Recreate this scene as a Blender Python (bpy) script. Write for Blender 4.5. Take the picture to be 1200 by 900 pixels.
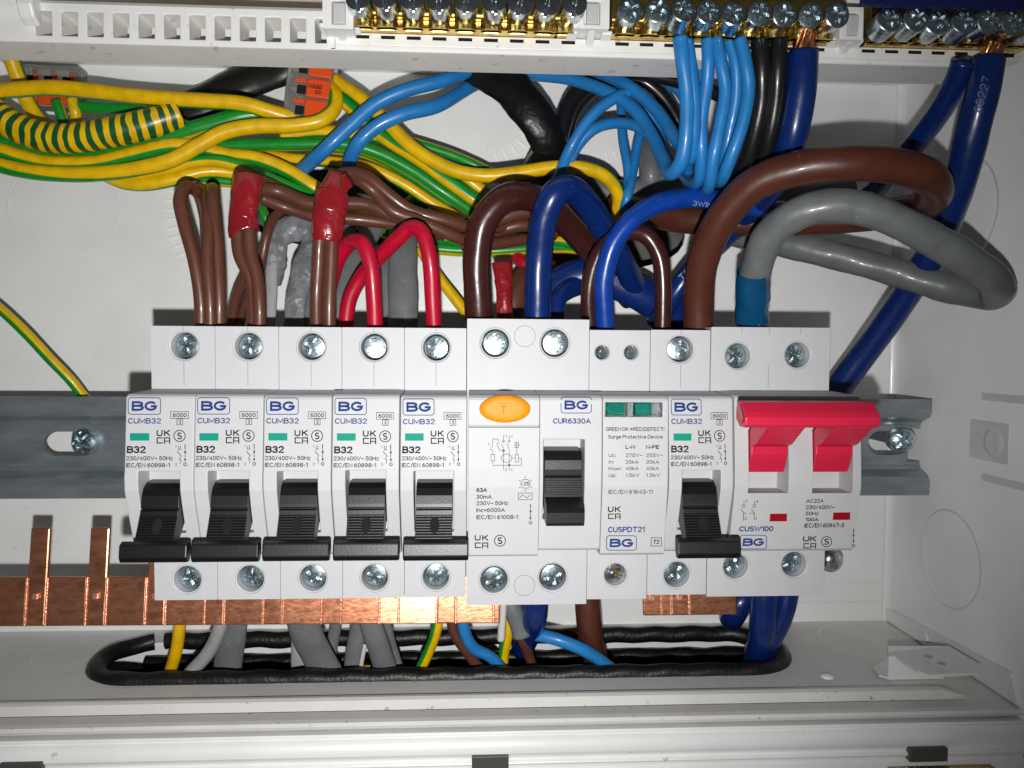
import bpy, bmesh, math, random
from mathutils import Vector, Matrix
random.seed(7)
S = 0.001                                  # all lengths below are millimetres
R = math.radians
for o in list(bpy.data.objects): bpy.data.objects.remove(o)
sc = bpy.context.scene
C = sc.collection
# ------------------------------------------------------------ camera
CX, CD, CZ = 90.63, 225.16, 33.73          # camera: x, distance in front of the device shoulders, z
YAW, PIT, ROL, FP = 0.0544, 0.0455, 0.0066, 904.9
cy, sy, cp, sp, cr, sr = math.cos(YAW), math.sin(YAW), math.cos(PIT), math.sin(PIT), math.cos(ROL), math.sin(ROL)
right0 = Vector((cy, -sy, 0)); up0 = Vector((sy*sp, cy*sp, cp)); fwd = Vector((sy*cp, cy*cp, -sp))
rgt = right0*cr + up0*sr; upv = -right0*sr + up0*cr
CAM = Vector((CX, -CD, CZ))
cam_d = bpy.data.cameras.new('camera'); cam = bpy.data.objects.new('camera', cam_d); C.objects.link(cam)
m = Matrix((rgt, upv, -fwd)).transposed().to_4x4(); m.translation = CAM*S
cam.matrix_world = m
cam_d.sensor_width = 36; cam_d.lens = FP/1200*36; cam_d.clip_start = 0.005; cam_d.clip_end = 20
sc.camera = cam
def P(u, v, d):
    """point of the photograph at depth plane d (mm in front of the device shoulders)"""
    r = fwd + rgt*((u-600)/FP) - upv*((v-450)/FP)
    t = (CD-d)/r.y
    return CAM + r*t
# ------------------------------------------------------------ light: the phone's flash just under its lens, and a dim room
w = bpy.data.worlds.new('World'); sc.world = w; w.use_nodes = True
bg = w.node_tree.nodes['Background']; bg.inputs[0].default_value = (0.93, 0.97, 1.0, 1); bg.inputs[1].default_value = 0.042
fl = bpy.data.lights.new('flash_lamp', 'SPOT'); fl.energy = 2.85; fl.spot_size = R(112); fl.spot_blend = 1.0; fl.shadow_soft_size = 0.0022; fl.color = (1.0, 0.998, 0.98)
flo = bpy.data.objects.new('flash_lamp', fl); C.objects.link(flo); flo.location = Vector((CX-1, -CD-3, CZ-20.5))*S
flo.rotation_euler = (P(430, 420, -20)-Vector((CX-1, -CD-3, CZ-20.5))).to_track_quat('-Z', 'Y').to_euler()
sc.view_settings.view_transform = 'Standard'; sc.view_settings.look = 'None'
sc.view_settings.exposure = 0.0; sc.view_settings.gamma = 1
sc.render.engine = 'CYCLES'
sc.cycles.max_bounces = 6

# ------------------------------------------------------------ materials
MATS = {}
def hexc(r, g, b):
    return tuple(((c/255+0.055)/1.055)**2.4 if c > 10 else c/255/12.92 for c in (r, g, b))
def mat(name, rgb, rough=0.4, metal=0.0, bump=0.0, bscale=1.0, var=0.0, vscale=0.15, stretch=(1, 1, 1), spec=0.5, rvar=0.0, coat=0.0,
        trans=0.0, dirt=None, sss=0.0):
    m = bpy.data.materials.new(name); m.use_nodes = True; nt = m.node_tree; b = nt.nodes['Principled BSDF']
    b.inputs['Base Color'].default_value = (*rgb, 1); b.inputs['Roughness'].default_value = rough
    b.inputs['Metallic'].default_value = metal; b.inputs['Specular IOR Level'].default_value = spec
    b.inputs['Coat Weight'].default_value = coat; b.inputs['Coat Roughness'].default_value = 0.12
    b.inputs['Transmission Weight'].default_value = trans
    tc = nt.nodes.new('ShaderNodeTexCoord'); mp = nt.nodes.new('ShaderNodeMapping'); nt.links.new(tc.outputs['Object'], mp.inputs[0])
    mp.inputs['Scale'].default_value = tuple(1000*s for s in stretch)
    def noise(sc_, det=4):
        n = nt.nodes.new('ShaderNodeTexNoise'); n.inputs['Scale'].default_value = sc_; n.inputs['Detail'].default_value = det
        nt.links.new(mp.outputs[0], n.inputs['Vector']); return n
    col = None
    if var > 0:
        n = noise(vscale, 5); cr_ = nt.nodes.new('ShaderNodeValToRGB'); nt.links.new(n.outputs[0], cr_.inputs[0])
        cr_.color_ramp.elements[0].position = 0.3; cr_.color_ramp.elements[1].position = 0.72
        cr_.color_ramp.elements[0].color = (*[max(0, c*(1-var)) for c in rgb], 1)
        cr_.color_ramp.elements[1].color = (*[min(1, c*(1+var*0.6)) for c in rgb], 1)
        nt.links.new(cr_.outputs[0], b.inputs['Base Color']); col = cr_.outputs[0]
    if dirt:
        dc, amount, ds = dirt
        n = noise(ds, 8); rp = nt.nodes.new('ShaderNodeMapRange'); rp.inputs[1].default_value = 0.66-amount; rp.inputs[2].default_value = 0.78
        nt.links.new(n.outputs[0], rp.inputs[0])
        mx = nt.nodes.new('ShaderNodeMix'); mx.data_type = 'RGBA'; nt.links.new(rp.outputs[0], mx.inputs[0])
        mx.inputs[6].default_value = (*rgb, 1); mx.inputs[7].default_value = (*dc, 1)
        if col: nt.links.new(col, mx.inputs[6])
        nt.links.new(mx.outputs[2], b.inputs['Base Color'])
    if rvar > 0:
        n = noise(vscale*3, 6); mr = nt.nodes.new('ShaderNodeMapRange'); nt.links.new(n.outputs[0], mr.inputs[0])
        mr.inputs[3].default_value = max(0.02, rough-rvar); mr.inputs[4].default_value = rough+rvar
        nt.links.new(mr.outputs[0], b.inputs['Roughness'])
    if bump > 0:
        n = noise(bscale, 6); bp = nt.nodes.new('ShaderNodeBump'); bp.inputs['Strength'].default_value = bump
        bp.inputs['Distance'].default_value = 0.0004
        nt.links.new(n.outputs[0], bp.inputs['Height']); nt.links.new(bp.outputs[0], b.inputs['Normal'])
    MATS[name] = m; return m
M = MATS
mat('device_plastic', hexc(197, 197, 200), 0.5, spec=.35, bump=0.05, bscale=3, var=0.03, dirt=(hexc(195, 193, 188), -0.02, 0.35))
mat('recess_plastic', hexc(200, 201, 203), 0.4)
mat('cover_plastic', hexc(188, 188, 190), 0.5, bump=0.05, bscale=2.0, var=0.025, spec=.3)
mat('painted_steel', hexc(238, 238, 237), 0.36, bump=0.16, bscale=0.8, var=0.05, vscale=0.05, dirt=(hexc(190, 184, 172), -0.05, 0.22), coat=0.15)
mat('painted_floor', hexc(224, 223, 220), 0.4, bump=0.16, bscale=0.8, var=0.06, vscale=0.06, dirt=(hexc(140, 130, 115), 0.0, 0.5))
mat('tray_plastic', hexc(230, 229, 226), 0.4, bump=0.1, bscale=1.5, var=0.04, dirt=(hexc(165, 160, 148), 0.03, 0.3))
mat('ink_black', hexc(26, 26, 30), 0.8, spec=.15)
mat('ink_grey', hexc(84, 85, 90), 0.8, spec=.15)
mat('ink_blue', hexc(34, 56, 120), 0.8, spec=.15)
mat('emboss', hexc(196, 197, 200), 0.5)
mat('seam', hexc(120, 120, 122), 0.6)
mat('black_plastic', hexc(13, 13, 14), 0.4, bump=0.07, bscale=1.6, var=0.1, dirt=(hexc(45, 45, 45), -.04, 0.9))
mat('red_plastic', hexc(204, 34, 66), 0.34, bump=0.06, bscale=2)
mat('flag_red', hexc(150, 10, 22), 0.25, coat=0.5)
mat('flag_green', hexc(0, 140, 120), 0.6, spec=.2)
mat('yellow_button', hexc(232, 140, 0), 0.5, spec=.3)
mat('clear_plastic', (0.92, 0.94, 0.95), 0.05, trans=1.0)
mat('zinc', (0.60, 0.70, 0.74), 0.26, metal=1, bump=0.10, bscale=0.9, rvar=0.10, var=0.35, vscale=0.7)
mat('screw_steel', (0.62, 0.68, 0.71), 0.22, metal=1, bump=0.14, bscale=0.8, rvar=0.12, var=0.35, vscale=0.5)
mat('galvanised', hexc(158, 167, 173), 0.34, metal=0.68, bump=0.10, bscale=0.5, var=0.22, vscale=0.25, rvar=0.12, stretch=(0.25, 1, 1))
mat('brass', (0.62, 0.43, 0.12), 0.3, metal=1, bump=0.12, bscale=1.2, var=0.35, vscale=0.3, rvar=0.12)
mat('copper', (0.84, 0.34, 0.19), 0.30, metal=0.9, bump=0.09, bscale=1.1, var=0.34, vscale=0.35, rvar=0.14, stretch=(0.5, 1, 1), dirt=(hexc(90, 42, 28), -.05, 0.6))
mat('copper_edge', (0.85, 0.42, 0.27), 0.3, metal=0.7, bump=0.3, bscale=1.4)
mat('copper_strand', (0.85, 0.34, 0.12), 0.3, metal=1)
mat('rubber', hexc(15, 15, 16), 0.42, bump=0.5, bscale=0.9, var=0.2, vscale=0.5, dirt=(hexc(70, 70, 70), 0.02, 1.2))
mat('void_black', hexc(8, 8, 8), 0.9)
mat('plaster', hexc(108, 105, 100), 0.9, bump=1.0, bscale=0.35, var=0.35, vscale=0.12, dirt=(hexc(110, 104, 96), 0.1, 0.15))  # base colour darkened to put the shadow behind the cable holes into it
mat('clip_grey', hexc(74, 74, 72), .5)
mat('label_navy', hexc(20, 30, 84), 0.4)
def cable(name, rgb, rough=0.36, bump=0.08, dust=None, coat=0.15, bscale=0.6):
    return mat(name, rgb, rough, bump=bump, bscale=bscale, var=0.14, vscale=0.18, dirt=(dust or tuple(min(1, c*1.5+0.04) for c in rgb), 0.0, 1.1), coat=coat, rvar=0.08)
cable('pvc_light_blue', hexc(34, 122, 190), 0.42); cable('pvc_dark_blue', hexc(8, 38, 100), 0.3)
cable('pvc_mid_blue', hexc(12, 60, 150), 0.3)
cable('pvc_brown', hexc(94, 54, 40), 0.42); cable('pvc_dark_brown', hexc(60, 28, 24), 0.28); cable('pvc_tail_brown', hexc(80, 40, 27), 0.4)
cable('pvc_red', hexc(180, 8, 44), 0.38); cable('pvc_grey', hexc(106, 110, 110), 0.42, bump=.14, dust=hexc(150, 153, 153)); cable('pvc_dark_grey', hexc(104, 106, 108), 0.5, 0.2, dust=hexc(170, 170, 170))
cable('pvc_pale_grey', hexc(160, 160, 162), 0.5, 0.2); cable('pvc_black', hexc(24, 24, 25), 0.33); cable('pvc_yellow', hexc(232, 180, 0), 0.36)
cable('tape_red', hexc(138, 24, 32), 0.24, 1.0, coat=0.7, bscale=0.35); cable('tape_blue', hexc(8, 72, 112), 0.22, 0.6, coat=0.5, bscale=0.22)
mat('foil_grey', hexc(120, 122, 126), 0.34, bump=1.0, bscale=0.45, var=.35, vscale=.3, dirt=(hexc(205, 205, 205), .05, .35))
mat('black_sheath', hexc(13, 13, 14), 0.36, bump=0.7, bscale=0.5, var=0.3, vscale=0.4, dirt=(hexc(45, 45, 47), 0.0, 0.9))
mat('white_pvc', hexc(205, 200, 196), 0.5)
def striped(name, mode):
    m = bpy.data.materials.new(name); m.use_nodes = True; nt = m.node_tree; b = nt.nodes['Principled BSDF']
    b.inputs['Roughness'].default_value = 0.34; b.inputs['Coat Weight'].default_value = 0.15
    uv = nt.nodes.new('ShaderNodeUVMap'); sx = nt.nodes.new('ShaderNodeSeparateXYZ'); nt.links.new(uv.outputs[0], sx.inputs[0])
    f = nt.nodes.new('ShaderNodeMath'); f.operation = 'FRACT'
    tc = nt.nodes.new('ShaderNodeTexCoord'); n = nt.nodes.new('ShaderNodeTexNoise'); n.inputs['Scale'].default_value = 150 if mode == 'long' else 90
    nt.links.new(tc.outputs['Object'], n.inputs[0])
    if mode == 'long':
        ad = nt.nodes.new('ShaderNodeMath'); ad.operation = 'MULTIPLY_ADD'; ad.inputs[1].default_value = 0.03
        nt.links.new(n.outputs[0], ad.inputs[0]); nt.links.new(sx.outputs[0], ad.inputs[2]); nt.links.new(ad.outputs[0], f.inputs[0])
    else:
        k = nt.nodes.new('ShaderNodeMath'); k.operation = 'DIVIDE'; k.inputs[1].default_value = 3.5
        ad = nt.nodes.new('ShaderNodeMath'); ad.operation = 'MULTIPLY_ADD'; ad.inputs[1].default_value = 1.3
        nt.links.new(sx.outputs[1], k.inputs[0]); nt.links.new(n.outputs[0], ad.inputs[0]); nt.links.new(k.outputs[0], ad.inputs[2])
        nt.links.new(ad.outputs[0], f.inputs[0])
    rp = nt.nodes.new('ShaderNodeValToRGB'); nt.links.new(f.outputs[0], rp.inputs[0])
    Y = (*hexc(230, 184, 0), 1); G = (*(hexc(20, 138, 40) if mode == 'long' else hexc(6, 84, 44)), 1)
    e = rp.color_ramp.elements; e[0].position = 0; e[0].color = Y; e[1].position = 0.5; e[1].color = G
    a = e.new(0.47); a.color = Y; a = e.new(0.97); a.color = G; a = e.new(0.999); a.color = Y
    n2 = nt.nodes.new('ShaderNodeTexNoise'); n2.inputs['Scale'].default_value = 260; n2.inputs['Detail'].default_value = 6; nt.links.new(tc.outputs['Object'], n2.inputs[0])
    mx = nt.nodes.new('ShaderNodeMix'); mx.data_type = 'RGBA'; mx.blend_type = 'MULTIPLY'; mx.inputs[0].default_value = 0.55
    r2 = nt.nodes.new('ShaderNodeMapRange'); r2.inputs[1].default_value = 0.3; r2.inputs[2].default_value = 0.6; r2.inputs[3].default_value = 0.6
    nt.links.new(n2.outputs[0], r2.inputs[0]); nt.links.new(rp.outputs[0], mx.inputs[6]); nt.links.new(r2.outputs[0], mx.inputs[7])
    nt.links.new(mx.outputs[2], b.inputs['Base Color'])
    bp = nt.nodes.new('ShaderNodeBump'); bp.inputs['Strength'].default_value = 0.12; bp.inputs['Distance'].default_value = 0.0004
    nt.links.new(n2.outputs[0], bp.inputs['Height']); nt.links.new(bp.outputs[0], b.inputs['Normal'])
    MATS[name] = m
striped('earth_stripe', 'long'); striped('sleeve_stripe', 'band')

# ------------------------------------------------------------ object helpers
def V(x, d, z): return Vector((x, -d, z))
def link(name, bm, material, parent=None, loc=None, smooth=False, bevel=0, weld=True, angle=35):
    if weld: bmesh.ops.remove_doubles(bm, verts=bm.verts, dist=0.002)
    bmesh.ops.recalc_face_normals(bm, faces=bm.faces)
    bmesh.ops.scale(bm, vec=(S, S, S), verts=bm.verts)
    me = bpy.data.meshes.new(name); bm.to_mesh(me); bm.free()
    return link_me(name, me, material, parent, loc, smooth, bevel, angle)
def link_me(name, me, material, parent=None, loc=None, smooth=False, bevel=0, angle=35):
    if material and not me.materials: me.materials.append(M[material])
    o = bpy.data.objects.new(name, me); C.objects.link(o)
    if parent: o.parent = parent
    if loc is not None: o.location = Vector(loc)*S
    if smooth:
        for p in me.polygons: p.use_smooth = True
    if bevel:
        b = o.modifiers.new('edge', 'BEVEL'); b.width = bevel*S; b.segments = 2; b.limit_method = 'ANGLE'; b.angle_limit = R(angle)
    return o
def tag(o, label=None, cat=None, group=None, kind=None):
    if label: o['label'] = label
    if cat: o['category'] = cat
    if group: o['group'] = group
    if kind: o['kind'] = kind
    return o
def thing(name, label, cat, loc=(0, 0, 0), group=None):
    o = bpy.data.objects.new(name, None); o.empty_display_size = 0.01; C.objects.link(o); o.location = Vector(loc)*S
    return tag(o, label, cat, group)
def box(bm, x0, x1, d0, d1, z0, z1):
    vs = [bm.verts.new(V(x, d, z)) for x in (x0, x1) for d in (d0, d1) for z in (z0, z1)]
    for f in ((0, 1, 3, 2), (4, 6, 7, 5), (0, 4, 5, 1), (2, 3, 7, 6), (0, 2, 6, 4), (1, 5, 7, 3)):
        bm.faces.new([vs[i] for i in f])
def prism(bm, prof, x0, x1, close=True, caps=True):
    """profile of (d, z) points extruded along x"""
    a = [bm.verts.new(V(x0, d, z)) for d, z in prof]; b = [bm.verts.new(V(x1, d, z)) for d, z in prof]
    n = len(prof)
    for i in range(n if close else n-1):
        j = (i+1) % n; bm.faces.new((a[i], a[j], b[j], b[i]))
    if close and caps: bm.faces.new(a); bm.faces.new(b[::-1])
def cyl(bm, c, axis, r, h, seg=24, r2=None, caps=True):
    """c base centre, axis unit vector"""
    ax = Vector(axis).normalized(); t = ax.orthogonal().normalized(); b = ax.cross(t); r2 = r if r2 is None else r2
    A = []; B = []
    for i in range(seg):
        a = 2*math.pi*i/seg; v = t*math.cos(a)+b*math.sin(a)
        A.append(bm.verts.new(Vector(c)+v*r)); B.append(bm.verts.new(Vector(c)+ax*h+v*r2))
    for i in range(seg):
        j = (i+1) % seg; bm.faces.new((A[i], A[j], B[j], B[i]))
    if caps: bm.faces.new(A[::-1]); bm.faces.new(B)
def holeplate(bm, x0, x1, z0, z1, loop, d, axis='d'):
    """rectangle with a hole; loop = list of (x, z) counter-clockwise; returns loop verts"""
    cx = sum(p[0] for p in loop)/len(loop); cz = sum(p[1] for p in loop)/len(loop)
    mk = (lambda x, z: V(x, d, z)) if axis == 'd' else (lambda x, y: Vector((x, y, d)))
    def ray(x, z):
        dx, dz = x-cx, z-cz; t = 1e9
        if dx > 1e-9: t = min(t, (x1-cx)/dx)
        if dx < -1e-9: t = min(t, (x0-cx)/dx)
        if dz > 1e-9: t = min(t, (z1-cz)/dz)
        if dz < -1e-9: t = min(t, (z0-cz)/dz)
        return cx+dx*t, cz+dz*t
    inner = [bm.verts.new(mk(*p)) for p in loop]; outp = [ray(*p) for p in loop]; outer = [bm.verts.new(mk(*p)) for p in outp]
    n = len(loop); corners = [(x1, z1), (x0, z1), (x0, z0), (x1, z0)]
    for i in range(n):
        j = (i+1) % n
        a0 = math.atan2(outp[i][1]-cz, outp[i][0]-cx); a1 = math.atan2(outp[j][1]-cz, outp[j][0]-cx)
        if a1 < a0: a1 += 2*math.pi
        ex = []
        for c in corners:
            a = math.atan2(c[1]-cz, c[0]-cx)
            while a < a0-1e-7: a += 2*math.pi
            if a0+1e-6 < a < a1-1e-6: ex.append((a, c))
        ex.sort()
        bm.faces.new([inner[i], outer[i]] + [bm.verts.new(mk(*c)) for a, c in ex] + [outer[j], inner[j]])
    return inner
def circ(cx, cz, r, n=32, rz=None):
    return [(cx+r*math.cos(2*math.pi*(i+.5)/n), cz+(rz or r)*math.sin(2*math.pi*(i+.5)/n)) for i in range(n)]
def sink(bm, loop, d, r_in, depth, cap=False):
    """turn a hole's rim into a chamfer and a bore going back"""
    c = sum((v.co for v in loop), Vector())/len(loop)
    a = loop
    for rr, dd in ((1.0, d-0.5), (r_in, d-0.5), (r_in, d-depth)):
        b = [bm.verts.new(V(c.x+(v.co.x-c.x)*rr, dd, c.z+(v.co.z-c.z)*rr)) for v in loop]
        for i in range(len(a)):
            j = (i+1) % len(a); bm.faces.new((a[i], a[j], b[j], b[i]))
        a = b
    if cap: bm.faces.new(a)

# ------------------------------------------------------------ printed writing
def A(cx, cy, rx, ry, a0, a1, n=0):
    n = n or max(2, int(abs(a1-a0)/22)); return [(cx+rx*math.cos(R(a0+(a1-a0)*i/n)), cy+ry*math.sin(R(a0+(a1-a0)*i/n))) for i in range(n+1)]
# a plain single-line alphabet: every letter is a width and its strokes (cap height 1)
LET = {
 'A': (.66, [[(0, 0), (.33, 1), (.66, 0)], [(.12, .34), (.54, .34)]]),
 'B': (.56, [[(.28, .53), (0, .53), (0, 0)] + A(.30, .265, .26, .265, -90, 90), [(0, .53), (0, 1)] + A(.28, .765, .24, .235, 90, -90)]),
 'C': (.60, [A(.31, .5, .31, .5, 42, 318, 14)]),
 'D': (.60, [[(0, 0), (0, 1)] + A(.22, .5, .38, .5, 90, -90) + [(0, 0)]]),
 'E': (.50, [[(.5, 1), (0, 1), (0, 0), (.5, 0)], [(0, .52), (.44, .52)]]),
 'F': (.48, [[(.48, 1), (0, 1), (0, 0)], [(0, .5), (.42, .5)]]),
 'G': (.62, [A(.32, .5, .32, .5, 48, 330, 13) + [(.62, .47), (.36, .47)]]),
 'H': (.58, [[(0, 0), (0, 1)], [(.58, 0), (.58, 1)], [(0, .52), (.58, .52)]]),
 'I': (.02, [[(.01, 0), (.01, 1)]]),
 'K': (.56, [[(0, 0), (0, 1)], [(.54, 1), (.02, .42)], [(.2, .6), (.56, 0)]]),
 'L': (.46, [[(0, 1), (0, 0), (.46, 0)]]),
 'M': (.74, [[(0, 0), (0, 1), (.37, .18), (.74, 1), (.74, 0)]]),
 'N': (.58, [[(0, 0), (0, 1), (.58, 0), (.58, 1)]]),
 'O': (.64, [A(.32, .5, .32, .5, 0, 360, 18)]),
 'P': (.54, [[(0, 0), (0, 1)] + A(.28, .73, .26, .27, 90, -90) + [(0, .46)]]),
 'R': (.56, [[(0, 0), (0, 1)] + A(.28, .74, .25, .26, 90, -90) + [(0, .48)], [(.26, .48), (.56, 0)]]),
 'S': (.54, [A(.27, .75, .25, .25, 40, 250, 10) + A(.27, .26, .27, .26, 80, -140, 10)]),
 'T': (.60, [[(0, 1), (.6, 1)], [(.3, 1), (.3, 0)]]),
 'U': (.56, [[(0, 1)] + A(.28, .28, .28, .28, 180, 360, 8) + [(.56, 1)]]),
 'V': (.62, [[(0, 1), (.31, 0), (.62, 1)]]),
 'W': (.90, [[(0, 1), (.22, 0), (.45, .9), (.68, 0), (.9, 1)]]),
 '0': (.50, [A(.25, .5, .25, .5, 0, 360, 16)]),
 '1': (.26, [[(0, .8), (.24, 1), (.24, 0)]]),
 '2': (.50, [A(.25, .73, .24, .27, 165, -30, 9) + [(0, 0), (.5, 0)]]),
 '3': (.50, [A(.24, .76, .22, .24, 160, -90, 10), A(.24, .26, .25, .26, 90, -165, 10)]),
 '4': (.54, [[(.4, 0), (.4, 1), (0, .28), (.54, .28)]]),
 '5': (.50, [[(.46, 1), (.08, 1), (.04, .54)] + A(.24, .32, .25, .32, 125, -155, 11)]),
 '6': (.50, [A(.42, .42, .40, .58, 95, 175, 4) + A(.25, .31, .24, .31, 170, -185, 14)]),
 '7': (.50, [[(0, 1), (.5, 1), (.16, 0)]]),
 '8': (.50, [A(.25, .76, .21, .24, -90, 270, 14), A(.25, .27, .25, .27, 90, -270, 14)]),
 '9': (.50, [A(.08, .58, .40, .58, -85, -5, 4) + A(.25, .69, .24, .31, -10, 350, 14)]),
 'a': (.42, [[(.42, .5), (.42, 0)], A(.22, .25, .2, .25, 0, 360, 12)]),
 'c': (.42, [A(.23, .36, .23, .36, 48, 312, 10)]),
 'e': (.46, [[(.02, .37), (.45, .37)] + A(.23, .36, .22, .36, 5, 315, 11)]),
 'f': (.30, [[(.1, 0), (.1, .8)] + A(.26, .82, .15, .18, 175, 90, 3), [(0, .66), (.28, .66)]]),
 'g': (.44, [A(.22, .36, .22, .34, 0, 360, 12), [(.44, .7), (.44, 0)] + A(.22, -.04, .22, .22, 0, -140, 6)]),
 'i': (.04, [[(.02, 0), (.02, .7)], [(.02, .92), (.02, 1)]]),
 'k': (.42, [[(0, 0), (0, 1)], [(.4, .7), (.02, .3)], [(.16, .45), (.42, 0)]]),
 'm': (.70, [[(0, 0), (0, .7)], A(.175, .5, .175, .2, 170, 0, 5) + [(.35, 0)], A(.525, .5, .175, .2, 170, 0, 5) + [(.7, 0)]]),
 'n': (.42, [[(0, 0), (0, .7)], A(.21, .48, .21, .22, 170, 0, 6) + [(.42, 0)]]),
 'o': (.46, [A(.23, .36, .23, .36, 0, 360, 14)]),
 'p': (.44, [[(0, -.28), (0, .7)], A(.22, .36, .22, .34, 180, -180, 12)]),
 'r': (.26, [[(0, 0), (0, .7)], A(.24, .44, .24, .26, 170, 80, 4)]),
 't': (.28, [[(.1, .95), (.1, .16)] + A(.24, .16, .14, .16, 180, 280, 4), [(0, .7), (.26, .7)]]),
 'u': (.42, [[(0, .7)] + A(.21, .22, .21, .22, 180, 360, 7), [(.42, .7), (.42, 0)]]),
 'v': (.42, [[(0, .7), (.21, 0), (.42, .7)]]),
 'x': (.42, [[(0, .7), (.42, 0)], [(.42, .7), (0, 0)]]),
 'z': (.40, [[(0, .7), (.4, .7), (0, 0), (.4, 0)]]),
 '/': (.36, [[(0, -.08), (.36, 1.04)]]),
 '-': (.26, [[(0, .42), (.26, .42)]]),
 '~': (.44, [[(0, .38), (.1, .5), (.2, .48), (.28, .4), (.36, .38), (.44, .5)]]),
 ':': (.04, [[(.02, 0), (.02, .1)], [(.02, .56), (.02, .66)]]),
 '.': (.04, [[(.02, 0), (.02, .1)]]),
 '=': (.40, [[(0, .3), (.4, .3)], [(0, .58), (.4, .58)]]),
 '!': (.04, [[(.02, 1), (.02, .3)], [(.02, .1), (.02, 0)]]),
}
def strokes(s, gap=.2):
    out, x = [], 0.0
    for ch in s:
        if ch == ' ': x += .26; continue
        w_, st = LET[ch]
        for p in st: out.append([(x+a, b) for a, b in p])
        x += w_+gap
    return out, x-gap
def strip(bm, pts, w, place):
    """one pen stroke of width w; place maps (x, z) to a vertex position"""
    q = [Vector(p) for p in pts]; n = len(q); closed = (q[0]-q[-1]).length < 1e-5
    if closed: q = q[:-1]; n -= 1
    L, Rr = [], []
    for i in range(n):
        a = q[i-1] if (i or closed) else None; b = q[(i+1) % n] if (i < n-1 or closed) else None
        t1 = (q[i]-a).normalized() if a is not None else None; t2 = (b-q[i]).normalized() if b is not None else None
        if t1 is None: t1 = t2
        if t2 is None: t2 = t1
        m = t1+t2; m = m.normalized() if m.length > .15 else t1
        nn = Vector((-m.y, m.x)); k_ = min(1.7, 1/max(.4, nn.dot(Vector((-t1.y, t1.x)))))
        c = q[i]
        if not closed and i == 0: c = c-t2*w*.35
        if not closed and i == n-1: c = c+t1*w*.35
        L.append(bm.verts.new(place(*(c+nn*w/2*k_)))); Rr.append(bm.verts.new(place(*(c-nn*w/2*k_))))
    for i in range(n if closed else n-1):
        j = (i+1) % n; bm.faces.new((L[i], L[j], Rr[j], Rr[i]))
def write(bm, s, x0, x1, z0, z1, weight, place):
    """lettering filling the box x0..x1, z0..z1 (baseline to cap height), weight = pen width / cap height"""
    st, W = strokes(s); h = z1-z0; w = h*weight; m_ = w/2 if x1-x0 > w*1.2 else 0
    for i, p in enumerate(st):
        strip(bm, [(x0+m_+x/max(W, 1e-6)*(x1-x0-2*m_), z0+w/2*.8+y*(h-w*.8)) for x, y in p], w, lambda x, z, i=i: place(x, z)+Vector((0, -.002*(i % 5), 0)))
class Print:
    """ink on a surface: shapes given in photo pixels, laid on the surface at depth df(z)"""
    def __init__(self, df, ox, dn=17.5, off=0.06):
        self.df, self.ox, self.dn, self.off = df, ox, dn, off; self.bm = bmesh.new()
    def pt(self, u, v):
        p = P(u, v, self.dn); d = self.df(p.z); p = P(u, v, d); return p.x-self.ox, p.z
    def vert(self, x, z): return self.bm.verts.new(V(x, self.df(z)+self.off, z))
    def text(self, s, u0, u1, v0, v1, bold=0.0):
        X0, Zt = self.pt(u0, v0); X1, Zb = self.pt(u1, v1)
        write(self.bm, s, X0, X1, Zb, Zt, .155+bold*1.9, lambda x, z: V(x, self.df(z)+self.off, z))
    def line(self, pts, w=0.7, closed=False):
        q = [self.pt(*p) for p in pts]; self.k = (getattr(self, 'k', 0)+1) % 7
        if closed: q.append(q[0])
        strip(self.bm, q, w/4.5, lambda x, z: V(x, self.df(z)+self.off+.002*self.k, z))
    def rbox(self, u0, u1, v0, v1, r=2.5, w=0.8):
        pts = []
        for cx, cz, a0 in ((u1-r, v0+r, -90), (u1-r, v1-r, 0), (u0+r, v1-r, 90), (u0+r, v0+r, 180)):
            for k in range(4 if r > 0.1 else 1):
                a = R(a0+30*k); pts.append((cx+r*math.cos(a), cz+r*math.sin(a)))
        self.line(pts, w, True)
    def ring(self, u, v, r, w=0.8, n=20, rv=None):
        self.line([(u+r*math.cos(2*math.pi*i/n), v+(rv or r)*math.sin(2*math.pi*i/n)) for i in range(n)], w, True)
    def disc(self, u, v, r):
        self.bm.faces.new([self.vert(*self.pt(u+r*math.cos(.7*i), v-r*math.sin(.7*i))) for i in range(9)])
    def rect(self, u0, u1, v0, v1):
        self.bm.faces.new([self.vert(*self.pt(*p)) for p in ((u0, v0), (u1, v0), (u1, v1), (u0, v1))])
    def done(self, name, material, parent):
        return link(name, self.bm, material, parent, weld=False)
def logo(pr, u0, u1, v0, v1, du=4.2, dv=4.2):
    pr.rbox(u0, u1, v0, v1, 3, 0.9); mid = (u0+u1)/2
    pr.text('B', u0+du, mid-0.6, v0+dv, v1-dv, 0.045); pr.text('G', mid+0.2, u1-du, v0+dv, v1-dv, 0.045)
def ukca(pr, u0, u1, va, vb, vc, vd):
    m_ = (u0+u1)/2
    pr.text('U', u0, m_-1, va, vb, 0.025); pr.text('K', m_+0.8, u1, va, vb, 0.025)
    # the C and A of the mark are squared off
    pr.line([(m_-1, vc+0.6), (u0+0.7, vc+0.6), (u0+0.7, vd-0.6), (m_-1, vd-0.6)], 1.3)
    pr.line([(m_+1.3, vd), (m_+1.3, vc+0.6), (u1-0.6, vc+0.6), (u1-0.6, vd)], 1.3); pr.line([(m_+1.5, (vc+vd)/2+0.8), (u1-1, (vc+vd)/2+0.8)], 1.1)
def smark(pr, u, v, r):
    pr.ring(u, v, r, 1.0); pr.text('S', u-r*0.42, u+r*0.42, v-r*0.6, v+r*0.6, 0.012)
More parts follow.
